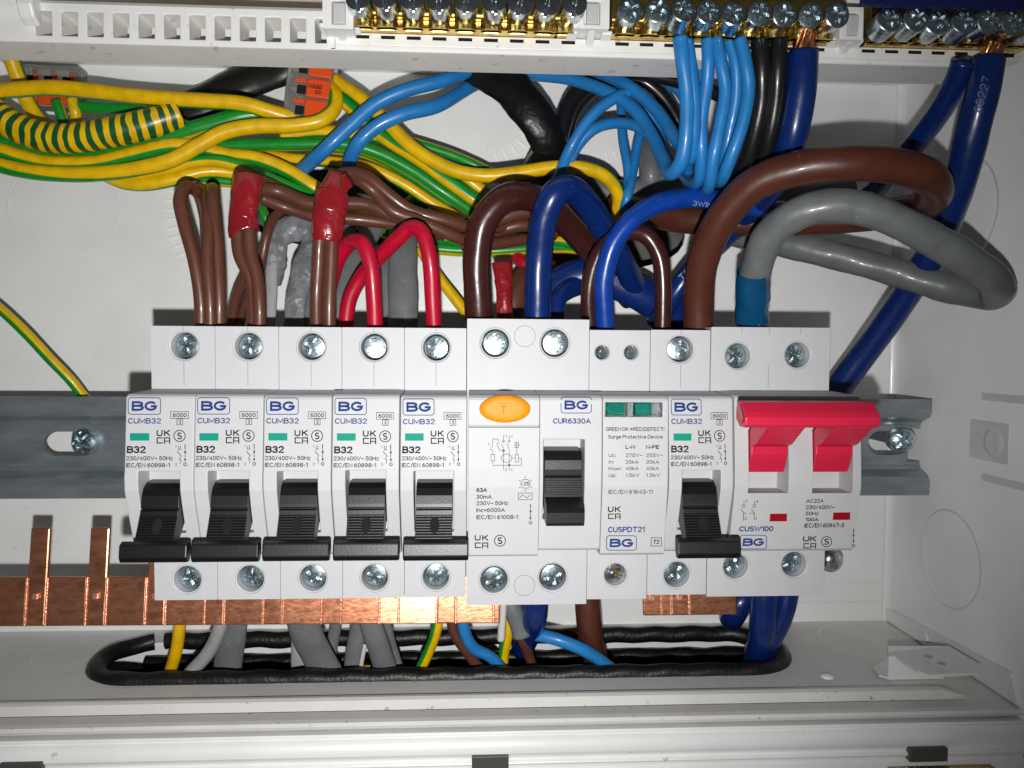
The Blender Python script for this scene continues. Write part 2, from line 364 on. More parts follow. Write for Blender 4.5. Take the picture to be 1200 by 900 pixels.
def io(pr, u, v0, v1):
    pr.line([(u, v0), (u, v0+(v1-v0)*0.2)], 1.0); pr.line([(u, v0+(v1-v0)*0.24), (u, v1-3.4)], 0.7)
    pr.line([(u-1, v0+(v1-v0)*0.42), (u, v0+(v1-v0)*0.3), (u+1, v0+(v1-v0)*0.42)], 0.8)
    pr.line([(u-1, v1-6), (u, v1-4.2), (u+1, v1-6)], 0.8); pr.ring(u, v1, 1.7, 0.8, 10)

# ------------------------------------------------------------ screws
def screw_mesh(name, r=3.4, h=6, cross=True, dome=0.35, slot=2.6):
    bm = bmesh.new(); NS, NR = 64, 13; rings = []
    for k in range(NR+1):
        rr = r*k/NR; ring = []
        for i in range(NS if k else 1):
            a = 2*math.pi*i/NS; x, z = rr*math.cos(a), rr*math.sin(a)
            d = dome*(1-(rr/r)**2)
            if k == NR: d -= 0.12
            if cross and rr < slot:
                e = 0.62*(1-rr/slot*0.35)
                if abs(x) < e or abs(z) < e: d -= 0.95
                elif abs(abs(x)-abs(z)) < 0.34 and rr < slot*0.95: d -= 0.4
            if not cross and abs(x) < 0.5: d -= 1.1
            ring.append(bm.verts.new(V(x, d, z)))
        rings.append(ring)
    for i in range(NS): bm.faces.new((rings[0][0], rings[1][i], rings[1][(i+1) % NS]))
    for k in range(1, NR):
        for i in range(NS):
            j = (i+1) % NS; bm.faces.new((rings[k][i], rings[k+1][i], rings[k+1][j], rings[k][j]))
    low = [bm.verts.new(v.co+Vector((0, h, 0))) for v in rings[-1]]
    for i in range(NS):
        j = (i+1) % NS; bm.faces.new((rings[-1][i], low[i], low[j], rings[-1][j]))
    bmesh.ops.recalc_face_normals(bm, faces=bm.faces); bmesh.ops.scale(bm, vec=(S, S, S), verts=bm.verts)
    me = bpy.data.meshes.new(name); bm.to_mesh(me); bm.free(); me.materials.append(M['zinc' if cross else 'screw_steel'])
    return me
SCREW = screw_mesh('terminal_screw'); SLOT = screw_mesh('slotted_screw', cross=False)
def put_screw(parent, x, d, z, me=None, name='terminal_screw', k=1.0, tilt=0):
    o = bpy.data.objects.new(name, me or SCREW); C.objects.link(o); o.parent = parent
    o.location = V(x, d, z)*S; o.rotation_euler = (R(random.uniform(-4, 4)), random.uniform(0, 6.28), R(random.uniform(-4, 4)+tilt)); o.scale = (k, k, k)
    return o

# ============================================================ SETTING: the white steel enclosure on the plastered wall
DW, XR, XL, ZF, ZC = -72, 259.0, -150, -74.3, 137      # back wall depth, side wall x, left limit, floor z, ceiling z
bm = bmesh.new(); box(bm, XL-150, XR+150, DW-60, DW-44, -320, 330)
tag(link('wall', bm, 'plaster'), 'rough grey plaster wall behind the enclosure seen through its cable holes', kind='structure')
enc = thing('enclosure', 'white painted steel enclosure tray holding the rail, breakers and cables', 'electrical enclosure', (55, 0, -73.3))
enc.location = (0, 0, 0)
# back panel: three stretches side by side, two of them cut by ragged oval cable holes
bm = bmesh.new()
def blob(cx, cz, rx, rz, n=40, e=0.0, seed=1):
    rnd = random.Random(seed); k = [rnd.uniform(-1, 1) for _ in range(6)]
    out = []
    for i in range(n):
        a = 2*math.pi*(i+.5)/n; f = 1+e*sum(k[j]*math.sin((j+1)*a+j) for j in range(6))/3
        c, s = math.cos(a), math.sin(a); q = (abs(c)**2.6+abs(s)**2.6)**(-1/2.6)
        out.append((cx+rx*c*q*f, cz+rz*s*q*f))
    return out
def wallpt(u, v, d=DW): p = P(u, v, d); return p.x, p.z
hA = wallpt(395, 243); hB = wallpt(700, 262)
k = 297/904.9
zb, zt = ZF-14, ZC
xm = wallpt(545, 250)[0]; xe = wallpt(860, 250)[0]; xs = wallpt(250, 250)[0]
zhi, zlo = hA[1]+52*k+12, hA[1]-58*k-12
for (x0, x1, h, rx, rz, sd) in ((xs, xm, hA, 104*k, 44*k, 3), (xm, xe, hB, 104*k, 56*k, 5)):
    lp = holeplate(bm, x0, x1, zlo, zhi, blob(h[0], h[1], rx, rz, e=0.03, seed=sd), DW)
    b = [bm.verts.new(v.co+Vector((0, 1.6, 0))) for v in lp]
    for i in range(len(lp)):
        j = (i+1) % len(lp); bm.faces.new((lp[i], lp[j], b[j], b[i]))
for (x0, x1, z0, z1) in ((XL, xs, zb, zt), (xe, XR, zb, zt), (xs, xe, zhi, zt), (xs, xe, zb, zlo)):
    bm.faces.new([bm.verts.new(V(x, DW, z)) for x, z in ((x0, z0), (x1, z0), (x1, z1), (x0, z1))])
link('back_panel', bm, 'painted_steel', enc, weld=False)
# side panel, its rounded corner and the ceiling
bm = bmesh.new()
prof = [(XR, 6), (XR, DW+5)] + [(XR-5+5*math.cos(a), DW+5-5*math.sin(a)) for a in (0.4, 0.8, 1.2, 1.5)]
prof = [(XR, 6), (XR, DW+3), (XR-0.3, DW+1.9), (XR-1.0, DW+0.9), (XR-2.6, DW+0.25)]
for i in range(len(prof)-1):
    (xa, da), (xb, db) = prof[i:i+2]
    bm.faces.new([bm.verts.new(V(*p)) for p in ((xa, da, ZF-4), (xa, da, ZC), (xb, db, ZC), (xb, db, ZF-4))])
bm.faces.new([bm.verts.new(V(*p)) for p in ((XR, 6, ZF-4), (XR+1.4, 6, ZF-4), (XR+1.4, 6, ZC), (XR, 6, ZC))])
bm.faces.new([bm.verts.new(V(*p)) for p in ((XR+1.4, 6, ZF-4), (XR+1.4, -70, ZF-4), (XR+1.4, -70, ZC), (XR+1.4, 6, ZC))])
link('side_panel', bm, 'painted_steel', enc, smooth=True)
bm = bmesh.new(); box(bm, XL, XR+1.2, DW-1, 4, ZC, ZC+1.4); link('top_panel', bm, 'painted_steel', enc)
# floor of the tray, with the long cable entry slot; the front edge rolls into a rib and a lip
bm = bmesh.new()
fx = lambda u, v: (lambda r: (r.x, -r.y))(CAM + (fwd + rgt*((u-600)/FP) - upv*((v-450)/FP))*((ZF-CAM.z)/((fwd + rgt*((u-600)/FP) - upv*((v-450)/FP)).z)))
sl, srt, fF, fB = fx(124, 772), fx(916, 768), fx(520, 792), fx(520, 748)
loop = []
dfront, dback = fF[1], fB[1]
cxs, cds = (sl[0]+srt[0])/2, -(dfront+dback)/2; hx, hd = (srt[0]-sl[0])/2, (dfront-dback)/2
def slotpt(t, grow=0):
    """t in 0..1 round the stadium, counter-clockwise in (x, y)"""
    e = hx-hd; L = 4*e+2*math.pi*hd; q = (t % 1)*L; rr = hd+grow
    if q < 2*e: return cxs-e+q, cds-rr
    q -= 2*e
    if q < math.pi*hd: a = q/hd-math.pi/2; return cxs+e+rr*math.cos(a), cds+rr*math.sin(a)
    q -= math.pi*hd
    if q < 2*e: return cxs+e-q, cds+rr
    q -= 2*e; a = q/hd+math.pi/2; return cxs-e+rr*math.cos(a), cds+rr*math.sin(a)
loop = [slotpt(i/160) for i in range(160)]
lp = holeplate(bm, XL, XR, 13, -DW, loop, ZF, axis='z')
b = [bm.verts.new(v.co+Vector((0, 0, -1.4))) for v in lp]
for i in range(len(lp)):
    j = (i+1) % len(lp); bm.faces.new((lp[i], lp[j], b[j], b[i]))
XRIB = P(1098, 820, -10).x
def rows(profile, x0, x1): prism(bm, profile, x0, x1, close=False)
rib = [(-18, ZF), (-16.6, ZF+.5), (-15.2, ZF+1.2), (-13.6, ZF+1.35), (-12.2, ZF+.9), (-10.2, ZF-1.2), (-9.8, ZF-2.2), (-9.5, ZF-4.6), (-8.3, ZF-4.6), (-8.0, ZF-.4), (-3, ZF-.3), (-1.2, ZF-.5), (-0.4, ZF-1.3), (-1.0, ZF-2.3), (-6, ZF-2.4)]
flat = [(-18, ZF), (-16.6, ZF), (-15.2, ZF), (-13.6, ZF), (-12.2, ZF), (-10.2, ZF-.02), (-9.6, ZF-.05), (-9.1, ZF-.1), (-8.4, ZF-.15), (-8.0, ZF-.2), (-3, ZF-.3), (-1.2, ZF-.5), (-0.4, ZF-1.3), (-1.0, ZF-2.3), (-6, ZF-2.4)]
rib = [(d+5, z) for d, z in rib]; flat = [(d+5, z) for d, z in flat]
rows(rib, XL, XRIB)
a0 = [bm.verts.new(V(XRIB, *p)) for p in rib]; a1 = [bm.verts.new(V(XRIB+6, *p)) for p in flat]
for i in range(len(rib)-1): bm.faces.new((a0[i], a0[i+1], a1[i+1], a1[i]))
rows(flat, XRIB+6, XR)
link('floor_panel', bm, 'painted_floor', enc, smooth=False, bevel=0)
for p in enc.children[-1].data.polygons: p.use_smooth = abs(p.center.y) < 0.013
# corner gusset welded on the side panel, with a rivet
bm = bmesh.new()
gp = [(DW+0.6, ZF+.4), (DW+0.6, ZF+5.2), (-60, ZF+6.0), (0, ZF+9.2), (4, ZF+.4)]
prism(bm, gp, XR-1.6, XR-.3); link('corner_gusset', bm, 'painted_steel', enc, bevel=0.25)
bm = bmesh.new(); cyl(bm, V(XR-1.6, -44, ZF+3.4), (-1, 0, 0), 2.0, 0.7, r2=1.3); link('rivet', bm, 'painted_steel', enc, smooth=False, bevel=.2)
# pressed knock-outs: thin raised rings on back, side and floor
def knock(c, n, r1, wd=0.45, hgt=0.09, a0=0, a1=360, elong=0, mat_='painted_steel'):
    n = Vector(n); t = Vector((1, 0, 0)) if abs(n.x) < .5 else Vector((0, 1, 0)); b = n.cross(t)
    bm = bmesh.new(); N = 64; L = []
    for i in range(N+1):
        a = R(a0+(a1-a0)*i/N); e = Vector(c)+t*(math.cos(a)*r1+elong*(1 if math.cos(a) > 0 else -1)*0.5)+b*math.sin(a)*r1
        o = (t*math.cos(a)+b*math.sin(a))
        L.append([bm.verts.new(e-o*wd), bm.verts.new(e+n*hgt), bm.verts.new(e+o*wd)])
    for i in range(N):
        for k_ in range(2): bm.faces.new((L[i][k_], L[i+1][k_], L[i+1][k_+1], L[i][k_+1]))
    return link('knockout', bm, mat_, enc, smooth=True)
x, z = wallpt(85, 255); knock(V(x-3, DW+.05, z+4), (0, -1, 0), 17, elong=6)
x, z = wallpt(975, 640); knock(V(x, DW+.05, z), (0, -1, 0), 15)
p = P(975, 745, DW); 
def floorpt(u, v, z=ZF):
    r = fwd + rgt*((u-600)/FP) - upv*((v-450)/FP); t = (z-CAM.z)/r.z; return CAM+r*t
def sidept(u, v, x=XR):
    r = fwd + rgt*((u-600)/FP) - upv*((v-450)/FP); t = (x-CAM.x)/r.x; return CAM+r*t
p = floorpt(1020, 750); knock((p.x, p.y, ZF+.05), (0, 0, 1), 18)
p = floorpt(75, 768); knock((p.x, p.y, ZF+.05), (0, 0, 1), 10)
p = sidept(1112, 655); knock((XR-.05, p.y, p.z), (-1, 0, 0), 17)
p = sidept(1128, 248); knock((XR-.05, p.y, p.z), (-1, 0, 0), 18)
# raised earthing square and pressed lines on the side panel
p = sidept(1165, 518)
bm = bmesh.new(); box(bm, XR-.2, XR+.35, -p.y-12, -p.y+7, p.z-6.5, p.z+6.5); link('pressed_pad', bm, 'painted_steel', enc, bevel=.18)
bm = bmesh.new(); cyl(bm, (XR-.1, p.y, p.z), (-1, 0, 0), 5.4, 0.5, r2=3.4, seg=32); link('pressed_button', bm, 'painted_steel', enc, smooth=False, bevel=.4)
for vv in (467, 566):
    p = sidept(1180, vv); bm = bmesh.new(); box(bm, XR-.22, XR+.4, -p.y-12, -p.y+16, p.z-1.3, p.z+1.3); link('pressed_rib', bm, 'painted_steel', enc, bevel=.5)
# faint vertical embossing on the left, behind the rail
for (u, v, h_) in ((205, 650, 3), (78, 640, 2)):
    x, z = wallpt(u, v); bm = bmesh.new(); box(bm, x-16, x+10, DW+.05, DW+.45, z-h_, z+h_); link('pressed_rib', bm, 'painted_steel', enc, bevel=.4)
x, z = wallpt(1000, 690); knock(V(x-8, DW+.05, z-1), (0, -1, 0), 4, elong=36, wd=.6, hgt=.5)
# scale-like raised ticks round the cable holes
bm = bmesh.new()
def ticks(cu, cv, r, a0, a1, n, ln=10, w_=1.2):
    for i in range(n):
        a = R(a0+(a1-a0)*i/(n-1)); c, s = math.cos(a), -math.sin(a)
        x0, z0 = wallpt(cu+r*c, cv+r*s); x1, z1 = wallpt(cu+(r+ln)*c, cv+(r+ln)*s); t = Vector((z1-z0, -(x1-x0))).normalized()*w_*k/2
        lo = [bm.verts.new(V(q.x, DW-.02, q.y)) for q in (Vector((x0, z0))-t, Vector((x0, z0))+t, Vector((x1, z1))+t, Vector((x1, z1))-t)]
        hi = [bm.verts.new(v.co+Vector((0, -0.8, 0))) for v in lo]
        bm.faces.new(hi)
        for i2 in range(4): bm.faces.new((lo[i2], lo[(i2+1) % 4], hi[(i2+1) % 4], hi[i2]))
ticks(325, 245, 118, 165, 205, 9, 13); ticks(700, 118, 62, 215, 330, 15, 10); ticks(560, 120, 62, 290, 345, 7, 16); ticks(700, 262, 190, 165, 185, 4, 14)
ticks(760, 240, 88, 300, 345, 8, 13)
tk = link('raised_ticks', bm, 'painted_steel', enc); tag(tk, kind='stuff')
# screw dome on the back wall beside the main switch
scd = P(975, 657, -58)
bm = bmesh.new(); bmesh.ops.create_uvsphere(bm, u_segments=24, v_segments=12, radius=4.0); bmesh.ops.scale(bm, vec=(1, .6, 1), verts=bm.verts)
bmesh.ops.translate(bm, vec=scd, verts=bm.verts); cyl(bm, scd+Vector((0, 0.5, 0)), (0, 1, 0), 4.6, 1.2); cyl(bm, scd+Vector((0, 1, 0)), (0, 1, 0), 2.6, 12)
link('mounting_nut', bm, 'screw_steel', enc, smooth=True, weld=False)
# open black box, added to give the dark space under the slot
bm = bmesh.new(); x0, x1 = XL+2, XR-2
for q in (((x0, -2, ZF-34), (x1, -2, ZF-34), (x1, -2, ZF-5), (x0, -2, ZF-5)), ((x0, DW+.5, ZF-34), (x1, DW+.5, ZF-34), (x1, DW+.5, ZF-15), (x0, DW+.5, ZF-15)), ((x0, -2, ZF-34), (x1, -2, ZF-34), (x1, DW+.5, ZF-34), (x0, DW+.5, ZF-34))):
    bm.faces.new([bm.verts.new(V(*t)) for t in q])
tag(link('dark_box', bm, 'void_black'), 'black open box added for the dark space below the slot in the enclosure floor', 'dark_box')
# hanging lid below the lip: ribbed white pressing
lid = thing('hanging_cover', 'white ribbed steel lid hanging open below the enclosure lip', 'lid', (0, 0, 0))
bm = bmesh.new()
zl = ZF-3.2
def lidprof(f):
    return [(d+5.0, z) for d, z in [(-12, zl-.6), (-3, zl-.2), (0.6, zl+.1), (1.0, zl-.5), (0.7, zl-1.0), (0.9+f*.8, zl-1.5), (1.2+f*1.6, zl-3.2), (1.3+f*1.8, zl-5.2), (1.2+f*.8, zl-6.6), (1.6, zl-7.6), (2.6, zl-8.0), (2.8, zl-8.5), (2.5, zl-9.0),
            (1.6, zl-9.2), (1.4, zl-10.4), (2.0+f*.6, zl-11.4), (2.2+f*.8, zl-18), (2, zl-22)]]
xe_ = P(1090, 865, 2).x
prism(bm, lidprof(1), XL, xe_, close=False)
a0 = [bm.verts.new(V(xe_, *p)) for p in lidprof(1)]; a1 = [bm.verts.new(V(xe_+8, *p)) for p in lidprof(0)]
for i in range(len(a0)-1): bm.faces.new((a0[i], a0[i+1], a1[i+1], a1[i]))
prism(bm, lidprof(0), xe_+8, XR+8, close=False)
link('lid_panel', bm, 'painted_steel', lid, smooth=True, weld=True)
em = lid.children[-1].modifiers.new('es', 'EDGE_SPLIT'); em.split_angle = R(40)
for (u0, u1, v0, v1) in ((553, 596, 886, 900), (1066, 1110, 877, 889), (0, 50, 894, 900)):
    bm = bmesh.new(); a = P(u0, v0, 8.5); b = P(u1, v1+3, 8.5); box(bm, a.x, b.x, 6.2, 8.9, b.z, a.z); link('lid_clip', bm, 'clip_grey', lid, bevel=.3)
# brass row just peeping at the bottom right
bt = thing('spare_terminal_bar', 'brass terminal bar just showing under the lid at the lower right', 'terminal bar')
bm = bmesh.new(); a = P(1046, 897, 12); b = P(1168, 906, 12); box(bm, a.x, b.x, 9, 12, b.z-3, a.z-2.0); link('bar', bm, 'brass', bt, bevel=.3)
for i in range(11):
    q = P(1056+i*10.4, 905, 12); put_screw(bt, q.x, 12.6, q.z-.3, name='screw', k=.33)

# ============================================================ DIN rail
rail = thing('din_rail', 'galvanised steel top hat rail crossing the back of the enclosure behind the breakers', 'mounting rail')
ZR0, ZR1, dl = 16.6, -18.0, -43.0
a = P(1090, 520, dl); XRE = a.x
def railprof(s=1):
    return [(dl, ZR0), (dl, ZR0-4.2), (dl-.6, ZR0-5), (dl-6.4, ZR0-5.2), (dl-7, ZR0-5.9), (dl-7, ZR1+5.9), (dl-6.4, ZR1+5.2), (dl-.6, ZR1+5), (dl, ZR1+4.2), (dl, ZR1)]
rp = [(dl, ZR0), (dl+.1, ZR0-4.6), (dl-1.0, ZR0-6.2), (dl-5.6, ZR0-8.2), (dl-6.6, ZR0-10), (dl-6.6, ZR1+10), (dl-5.6, ZR1+8.2), (dl-1.0, ZR1+6.2), (dl+.1, ZR1+4.6), (dl, ZR1)]
inner = [(d-1.1, z) for d, z in rp]
bm = bmesh.new()
sL = P(74, 520, dl-6.6); sRr = P(1040, 519, dl-6.6)
def railseg(x0, x1, pr): prism(bm, pr, x0, x1, close=False)
# upper and lower flanks run through, the web is cut by slotted holes
railseg(XL, XRE, rp[:5]); railseg(XL, XRE, rp[5:])
zw0, zw1 = rp[5][1], rp[4][1]; dw_ = rp[4][0]
def slot(cx, L_, r): 
    return [(cx+(L_ if math.cos(2*math.pi*(i+.5)/32) > 0 else -L_)+r*math.cos(2*math.pi*(i+.5)/32), r*math.sin(2*math.pi*(i+.5)/32)) for i in range(32)]
xa = sL.x+22
lp = holeplate(bm, XL, xa, zw0, zw1, [(x, z+sL.z-.1) for x, z in slot(sL.x+1.2, 3.2, 4.7)], dw_)
b = [bm.verts.new(v.co+Vector((0, 1.1, 0))) for v in lp]
for i in range(len(lp)): bm.faces.new((lp[i], lp[(i+1) % len(lp)], b[(i+1) % len(lp)], b[i]))
xb = sRr.x-22
bm.faces.new([bm.verts.new(V(x, dw_, z)) for x, z in ((xa, zw0), (xb, zw0), (xb, zw1), (xa, zw1))])
xc = XRE-4.6
lp = holeplate(bm, xb, xc, zw0, zw1, [(x, z+sRr.z) for x, z in slot(sRr.x, 3.0, 4.8)], dw_)
b = [bm.verts.new(v.co+Vector((0, 1.1, 0))) for v in lp]
for i in range(len(lp)): bm.faces.new((lp[i], lp[(i+1) % len(lp)], b[(i+1) % len(lp)], b[i]))
# open half slot at the right end
for z0, z1 in ((zw0, zw0+1.2), (zw1-1.2, zw1)):
    bm.faces.new([bm.verts.new(V(x, dw_, z)) for x, z in ((xc, z0), (XRE, z0), (XRE, z1), (xc, z1))])
ro = link('rail', bm, 'galvanised', rail); sm = ro.modifiers.new('thick', 'SOLIDIFY'); sm.thickness = 1.0*S; sm.offset = 0
for u in (98, 1056):
    p = P(u, 518 if u < 500 else 515, dl-5); o = put_screw(rail, p.x, dl-4.5, p.z, SCREW, 'screw', 1.38)
    o.rotation_euler = (R(6), 2.2, R(-8)); o.data = screw_mesh('pan_screw', 3.4, 3, True, 1.1)
    bm = bmesh.new(); cyl(bm, V(p.x, dl-7, p.z), (0, 1, 0), 2.4, 20); link('screw_shank', bm, 'screw_steel', rail)

# ============================================================ devices
NP = [(21.6, -0.5), (21.1, 15.4), (20.6, 16.3), (19.9, 16.6), (1.4, 18.2), (-0.6, 18.6), (-4.3, 18.5), (-8.8, 17.2), (-22.0, 12.6), (-22.7, 12.2), (-23.3, 11.0), (-23.6, -0.5)]
def profd(prof):
    def f(z):
        for (za, da), (zb_, db) in zip(prof, prof[1:]):
            if zb_ <= z <= za: return da+(db-da)*(za-z)/(za-zb_) if za != zb_ else max(da, db)
        return prof[-1][1]
    return f
def nose(bm, W, prof, ops, x00=0.0):
    """front hump with recesses; ops = (xa, xb, ztop, zbot, depth)"""
    f = profd(prof); zs = [z for z, d in prof]
    for op in ops: zs += [op[2], op[3]]
    zs = sorted(set(zs), reverse=True); dz = {z: f(z) for z in zs}
    for z, d in prof: dz[z] = d
    xs_ = sorted({x00, W} | {o_[0] for o_ in ops} | {o_[1] for o_ in ops})
    for i in range(len(zs)-1):
        za, zb_ = zs[i], zs[i+1]
        for j in range(len(xs_)-1):
            xa_, xb_ = xs_[j], xs_[j+1]; xm_ = (xa_+xb_)/2; zm = (za+zb_)/2
            if any(o_[0] < xm_ < o_[1] and o_[3] < zm < o_[2] for o_ in ops): continue
            bm.faces.new([bm.verts.new(V(*q)) for q in ((xa_, dz[za], za), (xb_, dz[za], za), (xb_, dz[zb_], zb_), (xa_, dz[zb_], zb_))])
        for (xa_, xb_, zt_, zb2, dp) in ops:
            if zb2 <= zb_ and za <= zt_:
                for xx in (xa_, xb_):
                    bm.faces.new([bm.verts.new(V(*q)) for q in ((xx, dz[za], za), (xx, dp, za), (xx, dp, zb_), (xx, dz[zb_], zb_))])
                bm.faces.new([bm.verts.new(V(*q)) for q in ((xa_, dp, za), (xb_, dp, za), (xb_, dp, zb_), (xa_, dp, zb_))])
    for (xa_, xb_, zt_, zb2, dp) in ops:
        for zz in (zt_, zb2):
            bm.faces.new([bm.verts.new(V(*q)) for q in ((xa_, dz[zz], zz), (xb_, dz[zz], zz), (xb_, dp, zz), (xa_, dp, zz))])
    for xx in (x00, W): bm.faces.new([bm.verts.new(V(xx, dz[z], z)) for z in zs])
def shoulders(bm, W, ztop, zbot, holes_top, holes_bot, r=4.25, splits=None, x00=0.0, df=0.0):
    """body block behind the nose; holes = [(x, z, r)]; each hole gets its own cell"""
    zi = 22.1 if True else 0
    for (z0, z1, hs) in ((zi, ztop, holes_top), (zbot, -zi, holes_bot)):
        n = len(hs); cuts = [x00]+[(hs[i][0]+hs[i+1][0])/2 for i in range(n-1)]+[W]
        for i, (hx_, hz_, hr) in enumerate(hs):
            lp = holeplate(bm, cuts[i], cuts[i+1], z0, z1, circ(hx_, hz_, hr, 36), df); sink(bm, lp, df, 0.9, 9, True)
    bm.faces.new([bm.verts.new(V(*q)) for q in ((x00, df, -zi), (W, df, -zi), (W, df, zi), (x00, df, zi))])
    q = [(x00, zbot), (W, zbot), (W, ztop), (x00, ztop)]
    for i in range(4):
        (xa_, za), (xb_, zb_) = q[i], q[(i+1) % 4]
        bm.faces.new([bm.verts.new(V(*t)) for t in ((xa_, df, za), (xb_, df, zb_), (xb_, -44, zb_), (xa_, -44, za))])
    bm.faces.new([bm.verts.new(V(x, -44, z)) for x, z in q])
def toggle_prof(zt_, scale=1.0):
    """breaker lever pushed down: drum, ribbed neck"""
    t = zt_
    front = [(11.5, t), (15.5, t-.3), (17.6, t-1.4), (18.7, t-3.2), (19.3, t-5.4), (19.4, t-6.3), (18.9, t-6.5), (18.9, t-6.8), (19.7, t-7.0), (20.0, t-8.2)]
    d, z = 20.0, t-8.2
    for i in range(9):
        front += [(d+0.28, z-.12), (d+.30, z-.42), (d+.2, z-.5), (d+.36, z-.66)]; d += .36; z -= .66
    return front, d, z

GREEN_RECT = None
def make_mcb():
    W = 17.8
    t = thing('circuit_breaker', None, 'circuit breaker')
    bm = bmesh.new(); shoulders(bm, W, 39.6, -39.5, [(9.1, 34.0, 4.3)], [(9.1, -33.6, 4.3)])
    link('body', bm, 'device_plastic', t, bevel=0.22)
    bm = bmesh.new(); nose(bm, W, NP, [(3.6, 14.3, 0.9, -16.5, 11.0)])
    link('front_cover', bm, 'cover_plastic', t, bevel=0.28)
    for z in (34.0, -33.6): put_screw(t, 9.1, -3.2, z)
    # moulding seam down the shoulders
    bm = bmesh.new()
    for z0, z1 in ((38.5, 39.5), (22.6, 29.4)): box(bm, 9.0, 9.14, -.2, .03, z0, z1)
    link('seam', bm, 'seam', t)
    tg = tp = None
    fr, d, z = toggle_prof(-2.4)
    bm = bmesh.new(); back = [(d-3.2, z-1.6), (15, -13.5), (12.2, -14.2), (11.4, -8)]
    prism(bm, fr+[(d+.4, z-.8)]+back, 4.5, 14.2)
    tg = link('toggle', bm, 'black_plastic', t, bevel=0.12, angle=50)
    bm = bmesh.new(); prism(bm, [(d-.6, z-.1), (d+1.0, z+.3), (d+2.6, z-.3), (d+3.1, z-3.6), (d+2.4, z-4.9), (d+.6, z-5.1), (d-.4, z-3.2)], 1.6, 18.6)
    link('grip', bm, 'black_plastic', tg, bevel=0.35)
    bm = bmesh.new(); n = 24; cxx, czz = 9.6, z+3.6; dd = lambda zz: d+.02+(z-zz)*(.36/.66)
    A = [bm.verts.new(V(cxx+1.25*math.cos(2*math.pi*i/n), dd(czz+2.0*math.sin(2*math.pi*i/n))+.33, czz+2.0*math.sin(2*math.pi*i/n))) for i in range(n)]; bm.faces.new(A); link('lever_eye', bm, 'void_black', tg)
    # print, laid out in the photograph's pixels of the leftmost breaker
    df = profd(NP); u_ = lambda X: 130+X/3.915; v_ = lambda Y: 440+Y/3.915
    k = dict(df=df, ox=0.0)
    pr = Print(**k); logo(pr, 150.4, 188.2, 466.1, 485.5); pr.text('CUMB32', 150, 188.7, 490, 496.4, 0.012); pr.done('logo_print', 'ink_blue', t)
    pr = Print(**k); ukca(pr, 183.6, 199.5, 503.9, 511, 512.5, 519.7); pr.text('B32', 148.9, 170.9, 522.8, 530.9, 0.035)
    pr.text('230/400V~ 50Hz', 147.9, 202.5, 534.6, 539.4, 0.008); pr.text('IEC/EN 60898-1', 147.9, 199.2, 542.7, 547.6, 0.008); smark(pr, 210.5, 510.8, 6.6)
    pr.rbox(200.2, 221, 482.4, 490.4, 0.05, 0.6); pr.text('6000', 202.6, 219, 484.0, 488.8, 0.008); pr.rbox(207.4, 214.3, 491.0, 497.7, 0.05, 0.6); pr.text('3', 209.5, 212.3, 492.2, 496.6, 0.0)
    io(pr, 217, 521, 544); pr.line([(209.5, 522.5), (209.5, 527)], .6); pr.line([(211.5, 522), (211.5, 526)], .6); pr.line([(208, 529), (212.5, 534.5)], .8)
    pr.line([(209, 526.5), (212.5, 526.5)], .6); pr.line([(211.8, 535), (210, 538), (212.4, 539), (211, 543.5)], .6); pr.text('1', 205.4, 206.8, 522, 525, 0); pr.text('2', 205.2, 207.4, 542.6, 545.6, 0)
    pr.done('printing', 'ink_black', t)
    bm = bmesh.new(); pr = Print(df, 0.0); a = pr.pt(152.4, 507.6); b = pr.pt(174.8, 516.4)
    dd = df((a[1]+b[1])/2); box(bm, a[0], b[0], dd-.4, dd+.13, b[1], a[1]); link('indicator_flag', bm, 'flag_green', t, bevel=.05)
    return t
mcb = make_mcb()
def dup(root, x, label, dx=0):
    r = root.copy(); C.objects.link(r); r.location = Vector((x, 0, 0))*S; r['label'] = label
    for ch in list(root.children):
        c = ch.copy(); C.objects.link(c); c.parent = r
        if ch.name.split('.')[0] not in ('terminal_screw', 'body', 'seam'): c.location.x += dx*S*(.3 if ch.name.startswith('toggle') else 1); c.location.z += random.uniform(-.12, .12)*S
        if ch.name.startswith('terminal_screw'): c.rotation_euler = (R(random.uniform(-4, 4)), random.uniform(0, 6.28), R(random.uniform(-4, 4)))
        for g in list(ch.children):
            d = g.copy(); C.objects.link(d); d.parent = c
    return r
mcb['group'] = 'white circuit breakers with black levers'
nth = ['leftmost white breaker, its brown wires rising as open loops without tape', 'white breaker below the brown wires bound with the left red tape', 'white breaker below the tall glossy red taped brown wires',
       'white breaker below the smaller red wire loop, fourth from the left', 'white breaker just left of the unit with the yellow button', 'lone white breaker between the surge protector and the red main switch']
for i, x in enumerate((0.0, 17.93, 35.86, 53.79, 71.72, 143.7)):
    if i == 0: mcb['label'] = nth[0]; 
    else: dup(mcb, x, nth[i], (0, 0, .05, .15, .3, 1.35)[i])

